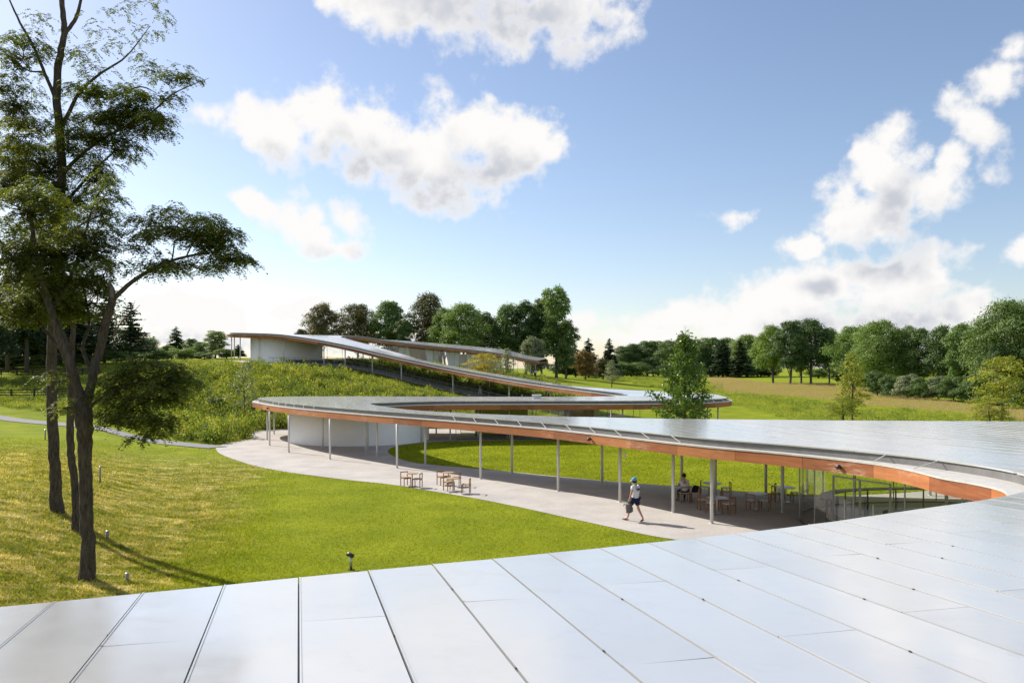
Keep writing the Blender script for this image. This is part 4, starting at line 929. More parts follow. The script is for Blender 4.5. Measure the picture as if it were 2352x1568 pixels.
for i, (px, yt, w, Y) in enumerate([(2015,850,60,158),(2050,862,70,152),(2085,858,80,148),(2120,866,80,144),(2155,862,75,142),(2190,866,80,138),(2225,870,80,134),(2262,862,80,130),(2305,868,90,124),(2350,875,90,120)]):
    bgtree('bush1' if i % 2 else 'bush2', px, yt, w, Y, 'leaf_grey' if i in (2, 4) else 'leaf_dark', ORD[i]+(' grey-green' if i in (2, 4) else ' dark')+' bush from the left along the right wood edge', 'bush', 'bush', 'bushes along the right wood edge')
# pines and mixed trees on the left
for a in [('pine2',18,600,90,122,'needle','tall dark pine at the far left edge'),('pine2',62,560,90,118,'needle','tall dark pine behind the left trunks'),('pine1',110,620,90,124,'needle','dark pine right of the tallest left pine'),('pine1',-20,560,110,112,'needle','dark pine cut by the left edge'),('pine1',300,690,100,128,'needle','lighter pine with flat sprays right of the near trees'),('pine2',170,640,90,130,'needle','dark pine seen between the near trunks')]: bgtree(*a, name='pine_tree', group='pines behind the rail fence')
bgtree('round1',335,772,95,152,'leaf_mid','broad green tree at the hill crest right of the near foliage'); bgtree('round3',385,792,70,148,'leaf_light','low light green tree before the blue-green spruce'); bgtree('bush2',520,800,70,146,'leaf_light','pale shrub under the tip of the upper roof','shrub','shrub'); bgtree('round3',462,783,56,152,'leaf_mid','small rounded tree left of the loose pale tree')
bgtree('con1',405,748,58,175,'leaf_dark','blue-green spruce left of the upper pavilion','conifer'); bgtree('round3',440,775,46,160,'leaf_mid','small green tree right of the blue-green spruce'); bgtree('tall1',495,756,58,150,'leaf_light','loose pale tree beside the upper pavilion tip')
bgtree('con2',548,790,36,158,'leaf_dark','thin spruce seen between the columns of the upper tip','conifer'); bgtree('bush1',425,800,70,140,'leaf_light','light green shrub on the hill crest','shrub','shrub'); bgtree('bush2',360,800,80,136,'leaf_mid','green shrub on the hill crest behind the near foliage','shrub','shrub'); bgtree('bush1',470,808,60,140,'leaf_mid','low green shrub left of the upper pavilion','shrub','shrub')
for i, (k, px, yt, w, Y, mt) in enumerate([('round2',-40,690,150,150,'leaf_dark'),('pine1',40,640,110,140,'needle'),('pine2',95,600,90,136,'needle'),('pine1',140,650,100,140,'needle'),('round1',205,715,110,150,'leaf_dark'),('pine1',240,670,90,135,'needle'),('pine1',5,660,120,132,'needle'),('pine2',130,600,100,128,'needle'),('bush2',-20,815,100,126,'leaf_dark'),('bush2',30,812,100,128,'leaf_dark'),('bush1',110,815,110,130,'leaf_dark'),('bush2',190,812,100,132,'leaf_mid'),('bush1',270,806,110,134,'leaf_mid')]):
    bgtree(k, px, yt, w, Y, mt, (ORD[i]+' tree listed from the left in the shaded wood behind the left trunks' if i < 8 else ORD[i-8]+' dark bush from the left at the foot of the left wood').replace('listed ', ''), group='wood behind the left trunks')
for i, (k, px, yt, w, Y, mt) in enumerate([('round2',-10,735,170,160,'leaf_dark'),('round3',75,745,130,158,'leaf_dark'),('bush1',60,785,150,144,'leaf_dark'),('round1',150,742,140,162,'leaf_dark'),('bush2',150,788,150,146,'leaf_dark'),('bush1',235,782,150,148,'leaf_mid'),('round2',280,752,120,160,'leaf_mid'),('bush2',320,792,120,150,'leaf_dark'),('bush1',395,806,100,150,'leaf_mid')]):
    bgtree(k, px, yt, w, Y, mt, ORD[i]+' crown from the left in the wood edge closing the left horizon', group='wood edge on the left horizon')
for i, (px, yt, w, Y, mt) in enumerate([(1300,818,90,215,'leaf_dark'),(1370,835,70,240,'leaf_mid'),(1420,828,90,300,'leaf_mid'),(1450,832,90,300,'leaf_dark'),(1530,835,110,335,'leaf_dark'),(1575,832,100,335,'leaf_dark'),(1650,836,110,335,'leaf_dark'),(1715,836,110,335,'leaf_dark'),(1765,836,100,335,'leaf_dark'),(1880,846,110,300,'leaf_mid'),(1945,846,110,230,'leaf_dark'),(1985,850,90,200,'leaf_dark')]):
    bgtree('bush1' if i % 2 else 'bush2', px, yt, w, Y, mt, ORD[i]+' undergrowth bush from the left at the foot of the far treeline', 'bush', 'bush', 'undergrowth below the far treeline')
# young trees nearer by
bgtree('cone1',1405,822,52,150,'leaf_grey','small conical tree on the lawn beyond the roof junction','young_tree'); bgtree('small1',1110,806,105,120,'leaf_yellow','yellow-leaved young tree rising behind the sloping roof','young_tree'); bgtree('cone1',1163,794,52,128,'leaf_grey','grey-green upright young tree beside the yellow one','young_tree')
bgtree('cone1',1957,800,92,92,'leaf_lime','slender yellow-green tree in the meadow behind the near roof','young_tree'); bgtree('small1',2300,806,150,84,'leaf_lime','bright yellow-green spreading tree at the right edge','young_tree'); bgtree('small1',2275,905,120,80,'leaf_lime','low spreading yellow-green shrub before the bright tree','shrub','shrub'); bgtree('small1',1935,905,100,88,'leaf_lime','low limb-like shrub at the foot of the slender tree','shrub','shrub')
bgtree('sap1',563,815,90,88,'leaf_grey','thin sapling with small pale leaves on the wild slope','young_tree')
for i, (px, py, h, k, mt) in enumerate([(455,905,1.9,'bush2','leaf_mid'),(498,945,1.6,'bush1','leaf_dark'),(540,985,1.5,'bush2','leaf_mid'),(592,965,1.7,'bush1','leaf_dark'),(618,893,1.5,'bush2','leaf_light'),(668,902,1.4,'bush1','leaf_mid'),(735,900,1.3,'bush2','leaf_dark'),(805,903,1.2,'bush1','leaf_mid'),(905,905,1.1,'bush2','leaf_dark')]):
    x, y = RG(px, py); plant(k, 'shrub', x, y, h, mt, ORD[i]+' rounded shrub from the left standing out of the wild slope', 'shrub', 'shrubs on the wild slope', 1.15)
# the courtyard tree, with its own leaves
def court_tree():
    x, y = G(1572, 1040); r = empty('courtyard_tree', (x, y, 0)); tag(r, 'young glossy-leaved tree growing from the courtyard lawn', 'tree'); rs = np.random.default_rng(5); limbs = []; cen = []; hgt = 9.9
    limbs.append(([(0, 0, -.2), (0, 0, .1), (.03, 0, 3), (-.02, .05, 6), (.06, 0, 8.2), (.05, 0, 9.6)], [.16, .12, .095, .06, .03, .008]))
    for i in range(46):
        t_ = i/45; z = 2.2+6.6*t_; a = i*2.4+rs.random()*.6; L_ = (2.25*(1-t_)**.75+.3)*(.72+.5*rs.random())*(1 if t_ > .12 else .8); rise = .55+.35*t_
        tip = np.array([L_*math.cos(a), L_*math.sin(a), z+L_*rise*.6]); limbs.append(([(0, 0, z-.3), tuple(tip*np.array([.5,.5,1])-np.array([0,0,L_*rise*.22])), tuple(tip)], [.035*(1-t_)+.008, .015, .004]))
        for k in range(int(62+L_*74)):
            u = .25+.8*rs.random(); cen.append(np.array([tip[0]*u, tip[1]*u, z-.3+(tip[2]-z+.3)*u])+rs.normal(size=3)*np.array([.20,.20,.17]))
    cen = np.array(cen); v, f = kites(cen, .18*(.7+.6*rs.random(len(cen))), .78, np.tile([0, 0, 1.0], (len(cen), 1)), .35)
    link('trunk', limb_mesh('trunk', limbs), 'bark_grey', r); link('crown', mesh_np('crown', v, f), 'leaf_glossy', r)
court_tree()

# the near locust trees ------------------------------------------------------
def Q(px, py, Y): return Vector(((px-CX)*Y/F, Y, H-(py-HOR)*Y/F))
def locust(name, label, base, Y0, limbs, clouds, bare=()):
    b0 = Q(*base, Y0); b0.z = tz(b0.x, b0.y); r = empty(name, b0, 0, True); tag(r, label, 'tree', 'old trees at the left edge of the lawn')
    m_ = MB(); mb = MB(); rs = random.Random(len(limbs)*7+int(Y0))
    def poly(L):
        P = np.array([tuple(Q(a, b_, c_))+(d_,) for a, b_, c_, d_ in L]); return crom(P, 6)
    for L in limbs:
        D = poly(L); P = D[:, :3]+np.array([[rs.gauss(0, .012)*min(1, d_*6) for _ in range(3)] for d_ in D[:, 3]]); m_.tube([tuple(p) for p in P], list(.84*D[:, 3]*np.array([1+rs.gauss(0, .018) for _ in D])), 14)
    for L in bare:
        D = poly(L); mb.tube([tuple(p) for p in D[:, :3]], list(D[:, 3]), 8)
    me = m_.me('trunk', True); link('trunk', me, 'bark', r)
    if bare: mb.build('dead_limb', 'bare_wood', r, True)
    cen = []; nr = []; ax_ = []; tw = MB(); g_ = np.random.default_rng(int(Y0*10)+3)
    for (px, py, rx, ry, Y, dens) in clouds:
        area = math.pi*rx*ry*(Y/F)**2; hub = Q(px, py+ry*.35, Y); npad = max(4, int(5+area*8.5*min(1, dens+.2)))
        for k in range(npad):                      # flat, drooping pads of foliage, one over another
            a = g_.random()*6.283; rr = g_.random()**.6; qx, qy = px+rx*rr*math.cos(a)*1.05, py+ry*rr*math.sin(a)*1.05
            c0 = Q(qx, qy, Y+g_.normal()*min(1.5, rx*Y/F*.5)); pr = (.26+.42*g_.random())*min(1.0, .45+rx/110); dirn = g_.random()*6.283; ecc = .5+.5*g_.random()
            nf = max(3, int(31*dens*(pr/.5)**1.3)) if dens > .3 else max(4, int(26*dens+3))
            b_ = g_.random(nf)*6.283; r2 = pr*.8*np.sqrt(g_.random(nf)); ux, uy = r2*np.cos(b_), r2*np.sin(b_)*ecc; cd, sd = math.cos(dirn), math.sin(dirn)
            base_ = np.stack([c0.x+ux*cd-uy*sd, c0.y+ux*sd+uy*cd, c0.z-.30*r2*r2/pr+g_.normal(size=nf)*.07], 1)
            oa = b_+dirn+g_.normal(size=nf)*.7; L_ = .20+.20*g_.random(nf); dr_ = np.stack([np.cos(oa), np.sin(oa), np.zeros(nf)], 1); sd_ = np.stack([-np.sin(oa), np.cos(oa), np.zeros(nf)], 1)
            for tt in np.linspace(.12, 1, 8):      # leaflets in pairs along a drooping stalk
                for sg_ in (-1, 1):
                    mid2 = base_+dr_*(L_*tt)[:, None]+sd_*(sg_*.036*(1.15-.5*tt)); mid2[:, 2] += .04*tt-(L_*.75*tt*tt)
                    cen.append(mid2+g_.normal(size=(nf, 3))*.008); ax_.append(sd_*sg_+dr_*.45+np.array([0, 0, -.25])); nr.append(np.stack([dr_[:, 0]*.5*tt, dr_[:, 1]*.5*tt, np.ones(nf)], 1))
            if dens > .2: mid_ = (c0+hub)/2+Vector((g_.normal()*.15, g_.normal()*.15, -.12)); tw.tube([hub+(c0-hub)*.1, mid_, c0], [.020, .012, .005], 4, False)
    cen = np.concatenate(cen); nr = np.concatenate(nr); ax_ = np.concatenate(ax_); nn = nr/np.linalg.norm(nr, axis=1)[:, None]+g_.normal(size=nr.shape)*.28; nn /= np.linalg.norm(nn, axis=1)[:, None]
    u = ax_-nn*(ax_*nn).sum(1)[:, None]; u /= np.linalg.norm(u, axis=1)[:, None]; w = np.cross(nn, u); s_ = (.080*(.75+.5*g_.random(len(cen))))[:, None]
    v = np.stack([cen-u*s_*.5, cen+w*s_*.27, cen+u*s_*.5, cen-w*s_*.27], 1).reshape(-1, 3); f = np.arange(len(cen)*4).reshape(-1, 4)
    link('twig', tw.me('twig'), 'bark', r)['kind'] = 'stuff'; link('crown', mesh_np('crown', v, f), 'leaf_locust', r)
A_, B_, D_ = RG(200, 1330)[1], RG(130, 1172)[1], RG(176, 1220)[1]; print('trunk depths', A_, B_, D_)
locust('locust_tree', 'near forked old tree with dark furrowed trunk and a dead stub', (200,1330), A_,
  [[(200,1345,A_,.40),(200,1325,A_,.29),(202,1250,A_,.235),(198,1150,A_,.215),(195,1050,A_,.225),(194,985,A_,.27),(192,940,A_,.30),(190,915,A_,.26)],
   [(191,940,A_,.22),(180,895,A_,.17),(160,835,A_-.2,.16),(138,775,A_-.3,.15),(118,715,A_-.4,.13),(98,650,A_-.5,.11),(80,570,A_-.5,.08),(70,480,A_-.5,.05),(60,400,A_-.5,.02)],
   [(192,945,A_,.2),(206,900,A_+.1,.165),(216,850,A_+.2,.15),(232,790,A_+.3,.15),(245,735,A_+.3,.15),(256,700,A_+.3,.14),(258,680,A_+.3,.12)],
   [(256,692,A_+.3,.09),(300,650,A_+.4,.075),(350,618,A_+.6,.065),(400,597,A_+.8,.05),(450,585,A_+1,.04),(500,580,A_+1.1,.025),(545,590,A_+1.2,.01)],
   [(395,600,A_+.8,.03),(400,560,A_+.8,.022),(395,520,A_+.7,.01)],[(428,590,A_+.9,.03),(445,550,A_+1,.02),(455,510,A_+1.1,.008)],[(205,935,A_,.07),(250,905,A_-.4,.05),(310,880,A_-.6,.035),(380,865,A_-.8,.012)],
   [(215,860,A_+.2,.07),(190,800,A_+.9,.06),(205,740,A_+1.2,.05),(190,650,A_+1.3,.03)],[(118,715,A_-.4,.07),(160,640,A_+.2,.06),(190,560,A_+.5,.05),(215,470,A_+.6,.03),(240,420,A_+.6,.015)],[(150,810,A_-.2,.06),(120,780,A_+.6,.05),(60,700,A_+.8,.03)]],
  [(405,515,85,42,A_+.8,1.0),(475,540,75,40,A_+1.1,1.0),(525,582,42,34,A_+1.2,1.0),(345,610,45,24,A_+.5,.8),(430,600,70,22,A_+1,.9),(330,560,34,34,A_+.4,.25),
   (300,845,55,30,A_-.5,.9),(370,850,62,32,A_-.7,.9),(410,880,36,36,A_-.8,.8),(350,905,58,30,A_-.6,.9),(285,905,46,28,A_-.3,.8),(300,950,52,28,A_-.5,.8),(360,955,42,34,A_-.7,.75),(335,995,40,20,A_-.7,.5),(255,880,36,30,A_-.2,.7),(262,955,40,22,A_-.3,.5),
   (60,700,70,50,A_+.7,.9),(150,690,85,60,A_+1.0,1.0),(225,650,55,60,A_+1.2,.9),(130,600,105,75,A_+.3,1.1),(40,570,60,80,A_-.4,1.0),(215,560,62,55,A_+.6,.9),(60,470,70,55,A_-.5,.9),(240,440,45,45,A_+.6,.6),(135,870,28,22,A_-.1,.5),(155,930,32,16,A_-.2,.45)],
  [[(258,685,A_+.3,.11),(257,665,A_+.3,.085),(252,648,A_+.3,.04),(254,640,A_+.3,.012)],[(262,770,A_+.2,.035),(275,745,A_,.025),(300,722,A_-.2,.016),(322,700,A_-.3,.005)],[(262,770,A_+.2,.02),(268,735,A_+.1,.012),(262,715,A_,.005)],[(300,722,A_-.2,.01),(310,690,A_-.2,.004)]])
locust('locust_tree', 'tallest old tree with a long straight trunk leaving the top of the picture', (130,1172), B_,
  [[(130,1185,B_,.38),(130,1160,B_,.29),(127,1080,B_,.24),(122,980,B_,.225),(119,880,B_,.215),(120,780,B_,.21),(128,660,B_,.20),(136,540,B_,.19),(141,430,B_,.18),(140,330,B_,.175),(131,230,B_,.17),(134,150,B_,.155),(147,80,B_,.13),(142,0,B_,.11),(138,-90,B_,.06)],
   [(133,240,B_,.09),(108,180,B_-.3,.075),(78,110,B_-.5,.06),(40,40,B_-.6,.045),(5,-40,B_-.7,.02)],[(100,165,B_-.3,.04),(60,160,B_-.8,.03),(0,110,B_-1.2,.012)],
   [(138,300,B_,.10),(165,245,B_+.3,.085),(185,210,B_+.4,.07),(230,170,B_+.5,.055),(290,130,B_+.6,.035),(345,60,B_+.6,.012)],[(185,212,B_+.4,.06),(250,225,B_+.6,.045),(320,200,B_+.7,.035),(360,215,B_+.7,.012)],
   [(147,80,B_,.09),(175,40,B_+.2,.08),(190,-20,B_+.3,.05)],[(142,400,B_,.09),(200,345,B_-.4,.07),(270,300,B_-.6,.055),(340,265,B_-.7,.045),(400,215,B_-.8,.03),(480,180,B_-.9,.008)],
   [(140,480,B_,.08),(190,420,B_+.4,.06),(250,360,B_+.5,.04),(330,300,B_+.5,.012)],[(132,620,B_,.07),(80,520,B_+.3,.05),(40,440,B_+.4,.02)],[(135,560,B_,.06),(180,520,B_+.2,.05),(260,480,B_+.2,.02)]],
  [(55,120,45,50,B_-.6,.8),(35,230,45,60,B_-.6,.9),(225,205,70,38,B_+.4,.7),(300,250,72,42,B_-.6,1.0),(345,285,42,34,B_-.7,.9),(200,300,70,48,B_-.3,1.0),(265,335,55,30,B_-.6,.7),(420,172,52,20,B_-.8,.55),(372,222,40,16,B_-.8,.3),(120,370,62,60,B_+.4,.7),(60,390,60,60,B_+.4,1.0),(215,400,55,42,B_+.3,.8),(150,455,70,48,B_+.2,.8),(280,305,34,42,B_-.5,.5),
   (270,60,90,46,B_+.6,.12),(330,150,55,30,B_+.7,.2),(215,120,50,40,B_+.5,.14),(330,20,55,30,B_+.6,.15),(110,60,40,50,B_-.4,.10),(225,500,45,30,B_+.2,.6),(190,150,60,40,B_+.3,.12)])
locust('locust_tree', 'thin leaning trunk between the two larger old trees', (176,1220), D_,
  [[(176,1230,D_,.26),(176,1200,D_,.19),(173,1120,D_,.155),(163,1040,D_,.15),(161,980,D_,.15),(164,920,D_,.14),(160,850,D_+.1,.12),(168,760,D_+.2,.10),(160,660,D_+.3,.08),(110,560,D_+.2,.06),(60,470,D_,.03)],[(164,800,D_+.1,.06),(110,700,D_+.5,.045),(30,640,D_+.7,.015)]],
  [(30,640,55,30,D_+.6,.7),(110,660,60,40,D_+.4,.8),(60,300,50,40,D_-.4,.7),(110,520,60,50,D_+.2,.8),(10,400,45,70,D_,.9)])

# ------------------------------------------------------------------ grass, wild growth, meadow
def inpoly(x, y, poly):
    P = np.asarray(poly); c = np.zeros(len(x), bool); j = len(P)-1
    for i in range(len(P)):
        xi, yi = P[i]; xj, yj = P[j]; m_ = ((yi > y) != (yj > y)) & (x < (xj-xi)*(y-yi)/(yj-yi+1e-12)+xi); c ^= m_; j = i
    return c
def dist_line(x, y, pts, n=10):
    c = crom(pts, n); d = np.full(len(x), 1e9)
    for p in c: d = np.minimum(d, (x-p[0])**2+(y-p[1])**2)
    return np.sqrt(d)
def blades(x, y, h, w, lean=.45):
    n = len(x); z = terr_m(x, y); a = rng.random(n)*6.283; l = rng.normal(size=(n, 2))*lean*h[:, None]
    b0 = np.stack([x-np.cos(a)*w/2, y-np.sin(a)*w/2, z-.005], 1); b1 = np.stack([x+np.cos(a)*w/2, y+np.sin(a)*w/2, z-.005], 1); t_ = np.stack([x+l[:, 0], y+l[:, 1], z+h], 1)
    return np.stack([b0, b1, t_], 1).reshape(-1, 3), np.arange(n*3).reshape(n, 3)
N_ = 470000
y = 18.0/(1-rng.random(N_)*(1-18/64)); x = rng.random(N_)*(38+y*.74)-(y*.78+5); x = np.where((x < -(y*.66+1)) & (rng.random(N_) < .35), x+12, x); keep = ~inpoly(x, y, gravel_poly) & (x < 11) & (dist_line(x, y, PATH) > 1.05); x, y = x[keep], y[keep]
rough_m = 1-sstep(-9.5, -7.0, x+.22*(y-24)); rough_m *= 1-sstep(46, 60, y)
tuft = .5+.5*np.sin(x*2.3+np.sin(y*1.9)*1.7)*np.sin(y*2.9+np.sin(x*1.3)*2)
h = (.030+.028*rng.random(len(x)))*(1+rough_m*(.7+1.6*tuft*rng.random(len(x)))); w = .0011*y*(.6+.6*rng.random(len(x)))
v, f = blades(x, y, h, w, .6)
tag(link('lawn_grass', mesh_np('lawn_grass', v, f), 'grass_blades'), 'short sunlit grass of the front lawn', 'grass', None, 'stuff')
N_ = 150000
x = rng.random(N_)*40-12; y = 40+rng.random(N_)*33; inner_poly = [tuple(p) for p in crom(inner_lo, 5)]+[tuple(p) for p in crom(inner_hi, 5)][::-1]
keep = inpoly(x, y, inner_poly); x, y = x[keep], y[keep]; h = .035+.03*rng.random(len(x)); v, f = blades(x, y, h, .0011*y, .6)
tag(link('courtyard_grass', mesh_np('courtyard_grass', v, f), 'grass_blades'), 'mown grass of the courtyard inside the roof loop', 'grass', None, 'stuff')
def clumps(x, y, hgt, nb, wid, spread, lean=.35):
    """upright leafy clumps: nb leaves each"""
    n = len(x); z = terr_m(x, y); k = np.repeat(np.arange(n), nb); m_ = len(k); u = rng.random(m_)
    a = rng.random(m_)*6.283; r = spread[k]*np.sqrt(rng.random(m_)); hh = hgt[k]*(.25+.75*u)*(1-.35*(r/spread[k])**2)
    L_ = np.minimum(hgt[k], .9)*(.20+.20*rng.random(m_)); cen = np.stack([x[k]+r*np.cos(a), y[k]+r*np.sin(a), z[k]+np.maximum(hh-L_*.5, L_*.35)], 1)
    up = np.stack([np.cos(a)*lean, np.sin(a)*lean, np.ones(m_)], 1); nn = np.stack([np.cos(a), np.sin(a), .4*np.ones(m_)], 1); nn /= np.linalg.norm(nn, axis=1)[:, None]
    return kites(cen, L_, wid, nn, .55, up)
# wild slope
N_ = 24000
x = rng.random(N_)*84-72; y = 63+rng.random(N_)*70
pth = np.interp(x, [p[0] for p in PATH], [p[1] for p in PATH])
low = np.where(x < -24, pth+5.5-3.5*sstep(-45, -26, x), 83.8)
rampd = dist_line(x, y, ramp_pts, 6); eb = dist_line(x, y, [(p[3], p[4]) for p in SP[54:60]], 5)
keep = (y > low) & ~inpoly(x, y, gravel_poly) & (rampd > 2.2) & (eb > 2.5) & (np.hypot(x+38.2, y-135.2) > 6.6) & (x < 12-(y-86)*.12) & (y < 141) & ~((x > -30) & (y > 139)) & (y < 126+np.maximum(0, x+62)*.35)
xx, yy = x[keep], y[keep]
n1 = .5+.5*np.sin(xx*.31+np.sin(yy*.23)*2)*np.sin(yy*.37+np.cos(xx*.19)*2)
left = sstep(-52, -40, xx)
hg = (.45+1.35*n1*rng.random(len(xx))+.5*rng.random(len(xx)))*(.35+.65*left)*(.55+.45*sstep(0, 4, yy-np.where(xx < -24, np.interp(xx, [p[0] for p in PATH], [p[1] for p in PATH])+3, 84)))
rk = rampd[keep]; nearside = yy < np.interp(xx, c_[::-1, 0][np.argsort(c_[::-1, 0])], c_[::-1, 1][np.argsort(c_[::-1, 0])])
lowm = np.where(nearside, .30+.70*sstep(3.5, 13, rk), .75)*(.3+.7*sstep(7.5, 14, np.hypot(xx+38.2, yy-135.2)))
hg *= lowm*(1.28+.55*rng.random(len(xx))**3)
v, f = clumps(xx, yy, hg, 34, .36, .3+.5*rng.random(len(xx)))
nsh = 620; pick = rng.choice(len(xx), nsh, replace=False); pick = pick[(left[pick] > .4) & (lowm[pick] > .72)]
v2, f2 = clumps(xx[pick], yy[pick], 1.2+1.3*rng.random(len(pick)), 210, .40, .6+.7*rng.random(len(pick)), .6)
v = np.concatenate([v, v2]); f = np.concatenate([f, f2+len(v)-len(v2)])
tag(link('wild_growth', mesh_np('wild_growth', v, f), 'wild_growth'), 'dense wild shrubs and tall herbs covering the hill slope', 'wild growth', None, 'stuff'); print('wild', len(xx))
# meadow on the right
N_ = 420000
x = rng.random(N_)*190-5; y = 80+rng.random(N_)**1.3*230; px_, py_ = proj(x, y, terr(x, y))
brown = [(1625,867),(1680,869),(1760,880),(1900,881),(2050,902),(2200,927),(2380,948),(2380,972),(2200,950),(2000,934),(1850,914),(1700,905),(1640,897)]
green = [(1655,905),(1700,907),(1850,916),(2000,936),(2200,952),(2380,974),(2380,1000),(1980,1000),(1800,962),(1740,942),(1660,930)]
bm_ = inpoly(px_, py_, brown); gm_ = inpoly(px_, py_, green) & (y > 82)
strip_l = inpoly(px_, py_, [(1250,846),(1330,850),(1500,866),(1660,880),(1660,905),(1560,905),(1480,885),(1380,870),(1250,856)]) & (rng.random(N_) < .8)
sel = np.where(bm_)[0][:18000]; xb, yb = x[sel], y[sel]
v, f = clumps(xb, yb, .45+.35*rng.random(len(xb)), 9, .16, .45+.3*rng.random(len(xb)), .25)
tag(link('dry_meadow', mesh_np('dry_meadow', v, f), 'dry_meadow'), 'pale brown band of dry tall grass across the field', 'dry grass', None, 'stuff')
sel = np.where(gm_ | strip_l)[0][:16000]; xg, yg = x[sel], y[sel]; n1 = .5+.5*np.sin(xg*.35+np.sin(yg*.3)*2)*np.sin(yg*.28)
v, f = clumps(xg, yg, .30+.75*n1*rng.random(len(xg)), 11, .36, .35+.35*rng.random(len(xg)))
tag(link('green_meadow', mesh_np('green_meadow', v, f), 'meadow'), 'uneven green meadow growth behind the near roof', 'meadow', None, 'stuff'); print('meadow', len(xb), len(xg))

# ------------------------------------------------------------------ people
J0 = dict(pelvis=(0,0,.95), spine=(0,-.005,1.12), chest=(0,0,1.30), neck=(0,.0,1.475), headb=(0,.02,1.56), headt=(0,.015,1.68), nose=(0,.115,1.60),
 shl=(-.175,0,1.41), ell=(-.225,-.03,1.13), wrl=(-.235,.04,.90), shr=(.175,0,1.41), elr=(.225,-.03,1.13), wrr=(.235,.04,.90),
 hil=(-.09,0,.90), knl=(-.10,.02,.50), anl=(-.10,-.02,.09), tol=(-.11,.14,.035), hir=(.09,0,.90), knr=(.10,.02,.50), anr=(.10,-.02,.09), tor=(.11,.14,.035))
R0 = dict(pelvis=(.15,.115), spine=(.135,.10), chest=(.16,.11), neck=(.055,.055), headb=(.075,.085), headt=(.075,.09), nose=(.012,.012), shl=(.06,.06), ell=(.042,.042), wrl=(.029,.029), hil=(.092,.092), knl=(.058,.058), anl=(.038,.038), tol=(.038,.024))
EDG = [('pelvis','spine'),('spine','chest'),('chest','neck'),('neck','headb'),('headb','headt'),('headb','nose'),('chest','shl'),('shl','ell'),('ell','wrl'),('chest','shr'),('shr','elr'),('elr','wrr'),('pelvis','hil'),('hil','knl'),('knl','anl'),('anl','tol'),('pelvis','hir'),('hir','knr'),('knr','anr'),('anr','tor')]
def rad(k): return R0.get(k) or R0[k[:-1]+'l']
def skin(name, P, E, RR, root, mat, sub=2):
    me = bpy.data.meshes.new(name+'_s'); keys = list(P); me.from_pydata([P[k] for k in keys], [(keys.index(a), keys.index(b_)) for a, b_ in E], []); me.update()
    ob = bpy.data.objects.new(name+'_s', me); C.objects.link(ob); mod = ob.modifiers.new('skin', 'SKIN'); mod.use_smooth_shade = True
    for i, k in enumerate(keys): me.skin_vertices[0].data[i].radius = RR[k]; me.skin_vertices[0].data[i].use_root = (k == root)
    sb = ob.modifiers.new('sub', 'SUBSURF'); sb.levels = sub; sb.render_levels = sub
    dg = bpy.context.evaluated_depsgraph_get(); out = bpy.data.meshes.new_from_object(ob.evaluated_get(dg)); bpy.data.objects.remove(ob); out.name = name
    out.materials.clear(); out.materials.append(MAT[mat]); out.shade_smooth(); return out
